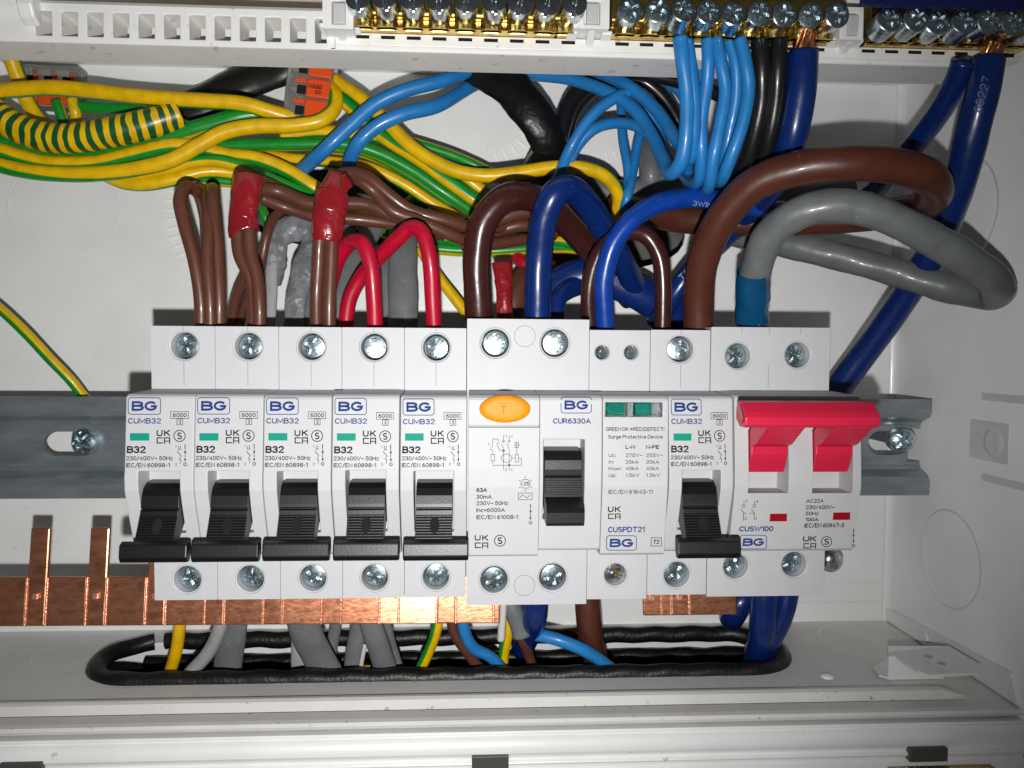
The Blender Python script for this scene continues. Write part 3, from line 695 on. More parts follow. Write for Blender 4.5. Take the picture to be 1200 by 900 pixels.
# ---- residual current device
def make_rcd():
    X0 = 89.75; W = 35.7
    t = thing('residual_current_device', 'wide white residual current device with orange oval test button and black rocker', 'RCD', (X0, 0, 0))
    pt = Print(lambda z: 0, X0, 0)
    tops = [pt.pt(580.5, 402), pt.pt(650.5, 402)]; bots = [pt.pt(579, 680), pt.pt(648, 677)]
    bm = bmesh.new(); shoulders(bm, W, 42.4, -42.0, [(x, z, 4.5) for x, z in tops], [(x, z, 4.5) for x, z in bots])
    link('body', bm, 'device_plastic', t, bevel=0.25)
    for x, z in tops+bots: put_screw(t, x, -1.6, z, k=1.08)
    for u, v in ((615, 394), (614.5, 686)):
        x, z = pt.pt(u, v); bm = bmesh.new(); N = 40
        for i in range(N):
            a0, a1 = 2*math.pi*i/N, 2*math.pi*(i+1)/N
            bm.faces.new([bm.verts.new(V(x+r_*math.cos(a), .03, z+r_*math.sin(a))) for r_, a in ((3.0, a0), (3.14, a0), (3.14, a1), (3.0, a1))])
        link('blank_hole_cover', bm, 'seam', t)
    pr = Print(lambda z: 0, X0, 0, .03); pr.text('I', 578, 580.5, 428, 441); pr.text('N', 648, 659, 426, 440); pr.text('2', 573, 579, 650.5, 651.5); pr.text('N', 645, 655, 653, 660); pr.done('embossed_letters', 'emboss', t)
    prof = [(21.5, -.5), (21.1, 16.2), (20.5, 17.2), (19.9, 17.5), (2.2, 18.2), (-3.5, 18.2), (-21.0, 16.2), (-21.7, 15.4), (-22.2, -.5)]
    df = profd(prof); pm = Print(df, X0)
    xs2 = pm.pt(636, 560)[0]-1.0
    xo0, zo0 = pm.pt(637, 515); xo1, zo1 = pm.pt(684, 600)
    bm = bmesh.new(); nose(bm, W+1.1, prof, [(xo0, xo1, zo0, zo1-2, 9.5)], x00=xs2+.12); link('front_cover', bm, 'cover_plastic', t, bevel=.28)
    profL = [(21.5, -.5), (21.1, 16.6), (20.5, 17.6), (19.9, 17.9), (13.1, 17.95), (13.0, 17.2), (12.7, 17.2), (12.6, 18.7), (2.2, 18.9), (-3.5, 18.9), (-22.4, 17.0), (-23.0, 16.2), (-23.4, -.5)]
    bm = bmesh.new(); nose(bm, xs2, profL, [], x00=.5); link('test_panel', bm, 'cover_plastic', t, bevel=.15)
    x, z = pm.pt(591.5, 479)
    bm = bmesh.new(); N = 40; pr_ = [(1.0, 16.5), (1.0, 18.5), (.93, 18.95), (.7, 19.15), (.4, 19.2)]; prev = None
    for f, d in pr_:
        ring = [bm.verts.new(V(x+6.9*f*math.cos(2*math.pi*i/N), d, z+3.7*f*math.sin(2*math.pi*i/N))) for i in range(N)]
        if prev:
            for i in range(N): bm.faces.new((prev[i], prev[(i+1) % N], ring[(i+1) % N], ring[i]))
        prev = ring
    bm.faces.new(prev); tb = link('test_button', bm, 'yellow_button', t, smooth=True)
    pr = Print(lambda z: 19.2, X0, 19.2, .05); pr.line([(583, 472.5), (597, 472.5)], .9); pr.text('T', 586.5, 594, 475, 485, 0); 
    M['ink_amber'] = mat('ink_amber', hexc(214, 124, 0), .6, spec=.2); pr.done('embossed_mark', 'ink_amber', tb)
    # print
    pr = Print(df, X0); logo(pr, 657.5, 693, 465.2, 484, 4, 4.3); pr.text('CUR6330A', 648, 692.4, 490.2, 496.4, .02); pr.done('logo_print', 'ink_blue', t)
    dl_ = profd(profL); pr = Print(dl_, X0, 18.5)
    pr.text('63A', 558.2, 570.8, 571.8, 576.5, .03)
    for s, u1, v0, v1 in (('30mA', 576.2, 579.8, 584.4), ('230V~ 50Hz', 595.5, 587.4, 591.9), ('Inc=6000A', 591.8, 595.4, 599.9), ('IEC/EN 61008-1', 607.2, 603.7, 608.2)): pr.text(s, 558.2, u1, v0, v1, .008)
    ukca(pr, 556.3, 572.2, 627.1, 633.4, 635.7, 642.3); smark(pr, 585.9, 633.6, 6.5); io(pr, 621.6, 591, 612.5)
    pr.ring(615.8, 566.9, 5.8, .6, 6); pr.text('-25', 611.4, 620, 564.6, 568.8, .01)
    for a in range(6): pr.disc(615.8+7.6*math.cos(a*1.047+.5), 566.9+7.6*math.sin(a*1.047+.5), .7)
    pr.rbox(607.6, 623.5, 577.7, 585.6, .05, .6); pr.line([(609, 583.5), (612, 580), (615, 581.5), (618, 583.6), (621, 580)], .6)
    pr.done('printing', 'ink_black', t)
    pr = Print(dl_, X0, 18.5); q = lambda L_: [(540+a/4.2875, 500+b/4.2875) for a, b in L_]
    for L_ in ([(152, 140), (170, 140), (170, 172), (152, 172), (152, 140)], [(188, 85), (188, 62), (160, 62), (160, 92), (153, 108)], [(161, 140), (161, 122), (146, 112)], [(161, 172), (161, 194), (304, 194), (304, 158), (292, 158)],
               [(181, 82), (194, 118), (215, 118)], [(215, 44), (215, 76)], [(203, 84), (215, 110), (215, 216)], [(243, 44), (243, 76)], [(231, 84), (243, 110), (243, 216)],
               [(274, 140), (290, 140), (290, 178), (274, 178), (274, 140)], [(272, 80), (290, 80), (290, 105), (272, 105), (272, 80)], [(272, 92), (297, 92)], [(281, 80), (281, 140)], [(256, 158), (274, 158)], [(209, 70), (215, 78), (221, 70)], [(237, 70), (243, 78), (249, 70)]): pr.line(q(L_), .65)
    pr.ring(540+230/4.2875, 500+158/4.2875, 6.2, .65, 20, 4.8); pr.disc(540+215/4.2875, 528.2, 1.5); pr.disc(540+243/4.2875, 545, 1.5)
    for s, X_, Y_ in (('1', 222, 42), ('N', 250, 42), ('2', 222, 210), ('N', 250, 210), ('T', 136, 82)): pr.text(s, 540+X_/4.2875, 540+(X_+9)/4.2875, 500+Y_/4.2875, 500+(Y_+13)/4.2875, 0)
    pr.done('wiring_diagram', 'ink_grey', t)
    # rocker
    x0_, zt_ = pm.pt(637.5, 529); x1_ = pm.pt(681.5, 529)[0]
    bm = bmesh.new()
    fr = [(10, zt_+.3), (16.5, zt_), (18.6, zt_-.6), (19.6, zt_-2.2), (20.1, zt_-4.6), (19.9, zt_-6.2), (19.4, zt_-7.0)]
    d, z = 19.4, zt_-7
    for i in range(8): fr += [(d+.22, z-.1), (d+.22, z-.42), (d, z-.5), (d+.07, z-.62)]; z -= .62; d += .12
    fr += [(d+.6, z-.5), (d+2.6, z-1.2), (d+4.6, z-2.0), (d+5.4, z-3.2), (d+5.2, z-6.0), (d+4.4, z-6.9), (d, z-6.6), (d-4, z-4)]
    prism(bm, fr+[(10, z)], x0_+.1, x1_-.1); link('rocker', bm, 'black_plastic', t, bevel=.25, angle=40)
    return t
make_rcd()
# ---- surge protector
def make_spd():
    X0 = 125.6; W = 17.9
    t = thing('surge_protector', 'narrow white surge protective device with green windows and no lever', 'surge protector', (X0, 0, 0))
    pt = Print(lambda z: 0, X0, 0)
    tops = [pt.pt(706, 413), pt.pt(740, 413)]; bots = [pt.pt(721.5, 674)]
    bm = bmesh.new(); shoulders(bm, W, 39.4, -40.6, [(x, z, 2.35) for x, z in tops], [(x, z, 3.75) for x, z in bots]); link('body', bm, 'device_plastic', t, bevel=.22)
    for x, z in tops: put_screw(t, x, -3.6, z, SLOT, k=.6).rotation_euler = (R(24), .5, R(-14))
    put_screw(t, bots[0][0], -3, bots[0][1], SLOT, 'slotted_screw', 1.02)
    for i in range(4):
        bm = bmesh.new(); z = bots[0][1]-2.2+i*1.2; box(bm, bots[0][0]+.6-i*.5, bots[0][0]+2.6-abs(i-1)*.4, -2.9, -2.5, z, z+.45); link('terminal_clamp', bm, 'brass', t)
    pr = Print(lambda z: 0, X0, 0, .03); pr.text('L', 706, 712, 434, 446); pr.text('N', 734, 744, 434, 446); pr.done('embossed_letters', 'emboss', t)
    prof = [(21.4, -.5), (21.0, 15.8), (20.4, 16.8), (19.8, 17.1), (2.2, 18.0), (-3.5, 18.0), (-22.8, 15.2), (-23.4, 14.2), (-23.8, -.5)]
    df = profd(prof); pm = Print(df, X0)
    a = pm.pt(709.5, 471.5); b = pm.pt(776, 488.5); x0_, x1_ = a[0]-.1, b[0]+.1; zt_, zb_ = 19.3, 15.2
    zt_, zb_ = a[1], b[1]
    bm = bmesh.new(); nose(bm, W+1.35, prof, [(x0_, x1_, zt_, zb_, 14.2)], x00=1.15); link('front_cover', bm, 'cover_plastic', t, bevel=.28)
    for u0, u1 in ((711.5, 733), (744.5, 764.5)):
        c0, c1 = pm.pt(u0, 475)[0], pm.pt(u1, 475)[0]; bm = bmesh.new(); box(bm, c0, c1, 14.3, 16.2, zb_+.4, zt_-.3); link('status_flag', bm, 'flag_green', t, bevel=.1)
    c0, c1 = pm.pt(736, 475)[0], pm.pt(742.5, 475)[0]; bm = bmesh.new(); box(bm, c0, c1, 14.3, 16.5, zb_, zt_); link('window_divider', bm, 'cover_plastic', t, bevel=.1)
    bm = bmesh.new(); box(bm, x0_+.05, x1_-.05, 17.2, 17.55, zb_+.05, zt_-.05); link('window', bm, 'clear_plastic', t, bevel=.1)
    pr = Print(df, X0); logo(pr, 710.8, 745.8, 627.8, 644.8, 4, 3.8); pr.text('CUSPDT21', 712.5, 755.5, 617.5, 623.6, .02); pr.done('logo_print', 'ink_blue', t)
    pr = Print(df, X0)
    pr.text('GREEN OK', 710, 736.5, 500.6, 505, .0); pr.line([(737.4, 502.8), (741, 502.8)], .8); pr.line([(739.6, 501.4), (741.2, 502.8), (739.6, 504.2)], .7); pr.text('RED:DEFECT!', 742, 778.5, 500.6, 505, .0)
    pr.text('Surge Protective Device', 712.5, 776.6, 509.7, 514, .0)
    pr.text('L-N', 733, 744.2, 521.7, 526, .03); pr.text('N-PE', 757, 772.5, 521.7, 526, .03)
    ukca(pr, 712.5, 727.2, 593.5, 600, 601.8, 608.2); pr.rbox(763, 775.2, 630.2, 640, .05, .7); pr.text('T2', 765.5, 772.6, 632.6, 637.6, .02)
    pr.done('printing', 'ink_black', t)
    pr = Print(df, X0)
    for s0, s1, s2, v in (('Uc:', '275V~', '255V~', 531.4), ('In:', '20kA', '20kA', 539.2), ('Imax:', '40kA', '40kA', 546.8), ('Up:', '1.5kV', '1.5kV', 554.8)):
        w0 = {'Uc:': 8.6, 'In:': 6.4, 'Imax:': 15, 'Up:': 9}[s0]; w1 = {'275V~': 19.6, '1.5kV': 16.4}.get(s1, 15.4)
        pr.text(s0, 713.2, 713.2+w0, v, v+4.2, .008); pr.text(s1, 733, 733+w1, v, v+4.2, .01); pr.text(s2, 757, 757+w1, v, v+4.2, .01)
    pr.text('IEC/EN 61643-11', 713, 764.8, 574, 578.6, .01); pr.done('small_print', 'ink_grey', t)
    return t
make_spd()
# ---- main switch
def make_switch():
    X0 = 161.8; W = 36.0
    t = thing('main_switch', 'double width white main switch with its red linked handle up', 'main switch', (X0, 0, 0))
    pt = Print(lambda z: 0, X0, 0)
    tops = [pt.pt(865.5, 417), pt.pt(935.5, 416)]; bots = [pt.pt(863, 664), pt.pt(931.5, 662)]
    bm = bmesh.new(); shoulders(bm, W, 40.6, -40.2, [(x, z, 4.2) for x, z in tops], [(x, z, 4.2) for x, z in bots]); link('body', bm, 'device_plastic', t, bevel=.25)
    for x, z in tops+bots: put_screw(t, x-.2, -3.4, z, k=1.05)
    bm = bmesh.new()
    for u in (869, 901, 938):
        x = pt.pt(u, 400)[0]
        for z0, z1 in ((38.6, 40.5),)+(((22.6, 29),) if u == 901 else ()): box(bm, x, x+.12, -.2, .03, z0, z1)
    link('seam', bm, 'seam', t)
    prof = [(21.7, -0.5), (21.3, 15.4), (20.7, 16.3), (20.0, 16.6), (2.2, 18.2), (-3.5, 18.4), (-8, 17.6), (-22.0, 14.6), (-22.8, 13.8), (-23.2, -.5)]
    df = profd(prof); pm = Print(df, X0)
    ops = []
    for u0, u1 in ((876.4, 923.4), (951.5, 998.5)):
        xa_, zb_ = pm.pt(u0, 578); xb_ = pm.pt(u1, 578)[0]; ops.append((xa_, xb_, 19.2, zb_, 10.0))
    bm = bmesh.new(); nose(bm, W+1.1, prof, ops, x00=1.5); link('front_cover', bm, 'cover_plastic', t, bevel=.28)
    h = bpy.data.objects.new('handle', None); C.objects.link(h); h.parent = t
    # cross bar
    a = P(868, 486, 31); b = P(1029, 486, 33)
    zt_ = P(900, 471, 30).z; zb_ = P(900, 501, 33).z
    bm = bmesh.new(); prism(bm, [(27.2, zb_+1.8), (28.4, zt_+.3), (30.8, zt_), (33.4, zt_-2.2), (34.6, zb_+2.6), (34.4, zb_+.6), (33.6, zb_), (30, zb_)], a.x-X0, b.x-X0)
    link('crossbar', bm, 'red_plastic', h, bevel=.35)
    bm = bmesh.new(); prism(bm, [(28.6, zt_-1), (30.6, zt_-.6), (32.6, zt_-2.3), (33.6, zb_+2.2), (32.6, zb_+1.2), (30.8, zb_+3.4)], a.x-X0-.25, a.x-X0+.05); link('end_mark', bm, 'flag_red', h)
    zz = P(900, 551, 15).z
    for (xa_, xb_, _, _, _) in ops:
        bm = bmesh.new(); w_ = xb_-xa_
        pr_ = [(30.5, zb_+1.4), (30.8, zb_+.2)]
        d, z = 30.0, zb_-.3
        for i in range(7): pr_ += [(d, z), (d-.1, z-.36), (d-.5, z-.42)]; d -= 1.15; z -= .78
        pr_ += [(d, z), (19.6, z-.8), (19.5, z-3), (18.6, z-5.2), (17, zz-.2), (14.5, zz-.4), (10.2, zz+.8), (10.2, zz+6), (17, z+3), (24, zb_+2.5)]
        prism(bm, pr_, xa_+.25, xa_+.25+w_*.9); link('lever', bm, 'red_plastic', h, bevel=.18, angle=40)
    for u0, u1, v0, v1 in ((902.5, 921.3, 602, 610.5), (976.7, 995.2, 600.5, 608.8)):
        a = pm.pt(u0, v0); b = pm.pt(u1, v1); dd = df(a[1]); bm = bmesh.new(); box(bm, a[0], b[0], dd-1, dd+.1, b[1], a[1]); link('indicator_flag', bm, 'flag_red', t, bevel=.05)
    pr = Print(df, X0); logo(pr, 867.6, 898.4, 627.3, 643.5, 3.5, 3.8); pr.text('CUSW100', 866.6, 906, 616.8, 622.6, .03); pr.done('logo_print', 'ink_blue', t)
    pr = Print(df, X0)
    for s, u0, u1, v0, v1, b in (('AC22A', 944.9, 965, 584.8, 589.1, .01), ('230/400V~', 944.5, 978, 592.2, 596.6, .01), ('50Hz', 944.4, 959, 599.6, 603.8, .01), ('100A', 944, 959, 606.8, 610.8, .03), ('IEC/EN 60947-3', 943, 989, 613.4, 618, .012)): pr.text(s, u0, u1, v0, v1, b)
    ukca(pr, 941.5, 956.6, 628.3, 634.6, 636.6, 642.8); smark(pr, 968.8, 634.8, 6); io(pr, 1000.4, 620, 639.5)
    for dx in (0, 12.5):
        pr.ring(871.5+dx, 593, 1.8, .6, 10); pr.line([(871.8+dx, 587), (871.8+dx, 591)], .6); pr.line([(868+dx, 596.5), (871.6+dx, 601.5), (871, 610) if dx == 0 else (883.6, 609)], .7)
        pr.text(str(1 if dx == 0 else 3), 873.6+dx, 875.4+dx, 586, 589, 0); pr.text('2' if dx == 0 else '4', 872.6+dx, 874.6+dx, 606, 609, 0)
    pr.line([(871, 601.5), (874.5, 601.5)], .6); pr.line([(878.5, 601.5), (884, 601.5)], .6)
    pr.done('printing', 'ink_black', t)
    return t
make_switch()



# ============================================================ terminal carrier along the top
tray = thing('terminal_carrier', 'white plastic carrier strip with square slots holding the brass terminal bars across the top', 'terminal carrier')
ztl = P(640, 65, 9.0).z; DT = 9.0
bm = bmesh.new()
# long base channel under the bars: bottom face, small front lip
prism(bm, [(DT-.02, ztl+1.5), (DT-.02, ztl+.3), (DT-.4, ztl), (-4.5, ztl-.4), (-5, ztl), (-5, ztl+1.4), (DT-1.2, ztl+1.6)], XL, P(1178, 80, DT).x)
link('base_channel', bm, 'tray_plastic', tray, bevel=.25)
zsl0 = ztl+4.4
# slotted left part
pxw = P(30, 20, DT).x; pxe = P(388, 20, DT).x
# front grating with square windows
zw_c = P(200, 31, DT).z; pitch = (P(334, 30, DT).x-P(35+29.6*.5, 30, DT).x)/9.62
cell0 = P(51, 30, DT).x
pitch = (P(349, 30, DT).x-cell0)/10
for side in (0,):
    bm = bmesh.new()
    xx0 = cell0-pitch*.5
    for i in range(12):
        xa_ = xx0+i*pitch; h = pitch*.315; c = xa_+pitch*.5; zc_ = zw_c
        lp = holeplate(bm, xa_, xa_+pitch, ztl+.2, zc_+5.2, [(c+h, zc_+3.2), (c-h, zc_+3.2), (c-h, zc_-3.2), (c+h, zc_-3.2)], DT)
        b = [bm.verts.new(v.co+Vector((0, 9, 0))) for v in lp]
        for k2 in range(4): bm.faces.new((lp[k2], lp[(k2+1) % 4], b[(k2+1) % 4], b[k2]))
    xx1 = xx0+12*pitch
    for (xa_, xb_, z0, z1) in ((xx1, pxe, ztl+.2, zw_c+5.2), (XL, xx0, ztl+.2, zw_c+5.2)):
        bm.faces.new([bm.verts.new(V(x, DT, z)) for x, z in ((xa_, z0), (xb_, z0), (xb_, z1), (xa_, z1))])
    prism(bm, [(DT, zw_c+5.2), (DT-1, zw_c+6.4), (DT-4, zw_c+6.8), (-4, zw_c+6.8)], XL, pxe, close=False)
    link('slotted_grating', bm, 'tray_plastic', tray, bevel=.3)
bm = bmesh.new(); box(bm, XL, pxe, -4.6, -4.0, zw_c+1.6, zw_c+7); link('rear_web', bm, 'tray_plastic', tray)
# end clip, far left
a = P(40, 45, 13); b = P(0, 0, 13)
bm = bmesh.new(); prism(bm, [(DT, ztl+3.6), (12, ztl+5), (13.6, ztl+8), (13.2, ztl+13), (10, ztl+18), (DT-2, ztl+20)], P(22, 30, 12).x, P(41, 30, 12).x)
link('end_clip', bm, 'tray_plastic', tray, bevel=.6)
bm = bmesh.new(); prism(bm, [(DT, ztl+6), (11, ztl+8), (11.5, ztl+11), (DT, ztl+14)], XL, P(20, 30, 12).x); link('end_clip', bm, 'tray_plastic', tray, bevel=.6)
# posts between the bars
for i, (u0, u1) in enumerate(((378, 414), (672, 714), (984, 1012))):
    vb = 33 if i < 2 else 46
    a = P(u0, vb, 15); b = P(u1, vb, 15)
    zt_ = a.z+13 if i < 2 else P(990, 10, 15).z
    bm = bmesh.new()
    x0, x1 = a.x, b.x; wn = (x1-x0)
    if i == 2: zt_ = P(990, 8, 15).z
    lp = holeplate(bm, x0, x1, a.z, zt_, [(x0+wn*.74, a.z+7.2), (x0+wn*.3, a.z+7.2), (x0+wn*.3, a.z+1.2), (x0+wn*.74, a.z+1.2)], 15)
    b2 = [bm.verts.new(v.co+Vector((0, 1.6, 0))) for v in lp]
    for k2 in range(4): bm.faces.new((lp[k2], lp[(k2+1) % 4], b2[(k2+1) % 4], b2[k2]))
    bm.faces.new(b2)
    for q in (((x0, 15, a.z), (x1, 15, a.z), (x1, -2, a.z), (x0, -2, a.z)), ((x0, 15, a.z), (x0, 15, zt_), (x0, -2, zt_), (x0, -2, a.z)), ((x1, 15, a.z), (x1, 15, zt_), (x1, -2, zt_), (x1, -2, a.z)), ((x0, 15, zt_), (x1, 15, zt_), (x1, -2, zt_), (x0, -2, zt_))):
        bm.faces.new([bm.verts.new(V(*t)) for t in q])
    po = link('clip_post', bm, 'tray_plastic', tray, bevel=.3)
    xm_ = (x0+x1)/2+.3
    bm = bmesh.new(); prism(bm, [(15.0, a.z+1.4), (15.2, a.z+6.4), (14.9, a.z+6.9), (13.6, a.z+6.9), (13.6, a.z+1.2)], xm_-1.6, xm_+1.6); link('latch', bm, 'cover_plastic', po, bevel=.3)
    bm = bmesh.new(); prism(bm, [(DT+.1, ztl+2.4), (14.2, a.z-.05), (DT-2, a.z-.05)], xm_-1.0, xm_+1.0); link('rib', bm, 'tray_plastic', po, bevel=.3)
    # flared feet
    bm = bmesh.new()
    for sgn in (-1, 1):
        xx = x0-1.4 if sgn < 0 else x1+1.4
        xs_ = sorted((xx, x0+1.5 if sgn < 0 else x1-1.5))
        prism(bm, [(DT+.2, zsl0-.4), (DT+3.6, zsl0+.3), (DT+3.6, zsl0+1.4), (DT+.2, zsl0+1.6)], *xs_)
    link('foot', bm, 'tray_plastic', po, bevel=.4)
# brass bars with clamp screws
BARS = ((414, 672, 36, 9, 424, 669, 2, 'left brass terminal bar with nine shiny empty screws in the top carrier', -1.5, .96),
        (714, 985, 42, 9, 733, 966, 7, 'middle brass terminal bar clamping the blue and black wires', 0, .96),
        (1012, 1200, 52, 7, 1026, 1192, 9, 'right brass terminal bar with tilted screws clamping two dark blue cables', 0, 1.0))
for bi, (u0, u1, vb, n, us0, us1, vs, lab, dzz, kk) in enumerate(BARS):
    tbar = thing('terminal_bar', lab, 'terminal bar', group='brass terminal bars in the top carrier')
    x0, x1 = P(u0, vb, 10).x, P(u1, vb, 10).x; zb_ = zsl0+.35
    sx = [P(us0+(us1-us0)*i/(n-1), 30, 12).x for i in range(n)]; pch = sx[1]-sx[0]
    # scalloped lower plate with wire bores
    bm = bmesh.new()
    cuts = [x0]+[(sx[i]+sx[i+1])/2 for i in range(n-1)]+[x1]
    for i in range(n):
        xc_ = min(max(sx[i]-.3, cuts[i]+2.9), cuts[i+1]-2.9)
        ins = holeplate(bm, cuts[i], cuts[i+1], -13.0, -4.0, [(xc_+2.45*math.cos(2*math.pi*(j+.5)/20), -9.6+2.45*math.sin(2*math.pi*(j+.5)/20)) for j in range(20)], zb_, axis='z')
        b2 = [bm.verts.new(v.co+Vector((0, 0, 4.4))) for v in ins]
        for j in range(20): bm.faces.new((ins[j], ins[(j+1) % 20], b2[(j+1) % 20], b2[j]))
        bm.faces.new(b2)
        # rounded boss in front of each bore
        m1 = [bm.verts.new(V(xc_+2.9*math.cos(a), 11.6+2.4*math.sin(a), zb_)) for a in [math.pi*j/10 for j in range(11)]]
        m2 = [bm.verts.new(v.co+Vector((0, 0, 3.0))) for v in m1]
        for j in range(10): bm.faces.new((m1[j], m1[j+1], m2[j+1], m2[j]))
        bm.faces.new(m2); bm.faces.new(m1)
    link('bored_strip', bm, 'brass', tbar, bevel=0)
    bm = bmesh.new(); prism(bm, [(4, zb_+.02), (4, zb_+12), (11.2, zb_+12), (13.4, zb_+10), (13.4, zb_+3.7), (13.0, zb_+3.2), (12.6, zb_+3.0), (10.6, zb_+2.9), (10.6, zb_+.02)], x0+.05, x1-.05)
    link('bar', bm, 'brass', tbar, bevel=.35)
    # dark wire slots in the carrier just below
    bm = bmesh.new()
    for i in range(n):
        box(bm, sx[i]-2.2, sx[i]+1.6, DT-.5, DT+.03, ztl+3.2, ztl+4.1)
    sl_ = link('slot_row', bm, 'void_black', tbar); tag(sl_, kind='stuff')
    for i in range(n):
        zc_ = P(600, vs, 19.5).z
        o = put_screw(tbar, sx[i]+random.uniform(-.15, .15), 19.5+random.uniform(-.7, .7), zc_, SLOT if bi == 0 else SCREW, 'clamp_screw', kk)
        o.rotation_euler = (R(-6+random.uniform(-3, 3)), random.uniform(0, 6.28) if bi else random.uniform(-.2, .2), R(random.uniform(-3, 3)))
        bm = bmesh.new(); cyl(bm, V(sx[i], 10, zc_), (0, -1, 0), 2.6, 8, 20); link('screw_shank', bm, 'screw_steel', tbar, smooth=False)
bm = bmesh.new(); prism(bm, [(DT, ztl+1.5), (DT, zsl0+.3), (3, zsl0+.3), (3, ztl+1.5)], pxe, P(1178, 80, DT).x, ); link('bar_seat', bm, 'tray_plastic', tray, bevel=.15)
bm = bmesh.new(); box(bm, pxe, P(1198, 20, 2).x, -2, 2.4, zsl0+.3, zsl0+18); link('rear_web', bm, 'tray_plastic', tray)
bm = bmesh.new(); box(bm, pxe-1.2, pxe+1.0, DT-6, DT+.2, ztl+.4, zsl0+.25); link('joint', bm, 'tray_plastic', tray, bevel=.1)
# dark blue strip at the very top right
bm = bmesh.new(); a = P(1011, 5, 22); b = P(1215, 9, 22); box(bm, a.x, b.x, 20, 22, a.z, a.z+9)
nv = link('instruction_label', bm, 'label_navy', None, bevel=.3); tag(nv, 'dark navy strip along the very top edge above the right terminal bar', 'label strip')

# ============================================================ copper comb busbars
def busbar(name, label, x_teeth, x0, x1, d, zt_, zb_, tz, tilt):
    t = thing(name, label, 'busbar', group='copper comb busbars under the breakers')
    t.location = V(x0, d, zb_)*S
    t.rotation_euler = (R(-8), R(tilt), 0)
    def B(bm, xa, xb, da, db, za, zc_): box(bm, xa-x0, xb-x0, da, db, za-zb_, zc_-zb_)
    bm = bmesh.new(); B(bm, x0, x1, -1.2, 0, zb_, zt_); link('bar', bm, 'copper', t, bevel=.25)
    rr = random.Random(4); ed = sorted([x0+.1, x1-.1]+[x+e for x in x_teeth for e in (-3.0, 3.0) if x0+.5 < x+e < x1-.5])
    for xa_, xb_ in zip(ed, ed[1:]):
        bm = bmesh.new(); box(bm, -(xb_-xa_)/2+.2, (xb_-xa_)/2-.2, -.5, .32, .2, zt_-zb_-.2)
        o = link('segment', bm, 'copper', t, bevel=.2); o.location = V((xa_+xb_)/2-x0, 0, 0)*S
        hot = P(483, 715, d).x; k_ = abs((xa_+xb_)/2-hot) < 7.5; o.location.y -= (.45 if k_ else 0)*S
        o.rotation_euler = (R(-2.4 if k_ else rr.uniform(-1, .8)), 0, R(1.0 if k_ else rr.uniform(-1.3, 1.3)))
    for x in x_teeth:
        if x0-4 < x < x1-1:
            bm = bmesh.new(); B(bm, x-2.85, x+2.85, -1.0, .42, zb_+.1, zt_+tz if tz else zt_-.1); link('tooth', bm, 'copper', t, bevel=.45)
            bm = bmesh.new(); B(bm, x-.9, x+.9, .4, 1.3, zb_+(zt_-zb_)*.55, zb_+(zt_-zb_)*.55+1.9); link('rivet', bm, 'copper_edge', t, bevel=.3)
        for e in (-3.0, 3.0):
            if x0 < x+e < x1:
                bm = bmesh.new(); B(bm, x+e-.28, x+e+.28, 0, .62, zb_+.05, zt_-.05); link('ridge', bm, 'copper_edge', t, bevel=.15)
    return t
db = -12.5
a = P(40.5, 700, db); pt2 = P(113.5, 700, db)
zb1 = P(300, 731, db).z; zt1 = P(100, 677, db).z
x_end = P(586, 720, db).x
teeth = [a.x+17.72*i for i in range(-3, 9)]
busbar('copper_busbar', 'long copper comb busbar running under the breakers to the left edge', teeth, XL+90, x_end, db, zt1, zb1+.2, 14.9, .35)
a = P(755, 720, db-2); b = P(842, 720, db-2)
busbar('copper_busbar', 'short copper busbar piece under the breaker beside the main switch', [a.x+2.5, a.x+11.5], a.x, b.x+6, db-2, P(800, 690, db-2).z, P(800, 721, db-2).z, 0, 0)

# ============================================================ cables
def catmull(pts, per=10):
    q = [pts[0]*2-pts[1]]+list(pts)+[pts[-1]*2-pts[-2]]; out = []
    for i in range(1, len(q)-2):
        p0, p1, p2, p3 = q[i-1:i+3]
        # centripetal spline
        t0 = 0; t1 = t0+max((p1-p0).length, 1e-3)**.5; t2 = t1+max((p2-p1).length, 1e-3)**.5; t3 = t2+max((p3-p2).length, 1e-3)**.5
        n = max(2, min(per, int((p2-p1).length/0.9)+2))
        for k in range(n):
            t = t1+(t2-t1)*k/n
            A1 = p0*((t1-t)/(t1-t0))+p1*((t-t0)/(t1-t0)); A2 = p1*((t2-t)/(t2-t1))+p2*((t-t1)/(t2-t1)); A3 = p2*((t3-t)/(t3-t2))+p3*((t-t2)/(t3-t2))
            B1 = A1*((t2-t)/(t2-t0))+A2*((t-t0)/(t2-t0)); B2 = A2*((t3-t)/(t3-t1))+A3*((t-t1)/(t3-t1))
            out.append(B1*((t2-t)/(t2-t1))+B2*((t-t1)/(t2-t1)))
    out.append(q[-2]); return out
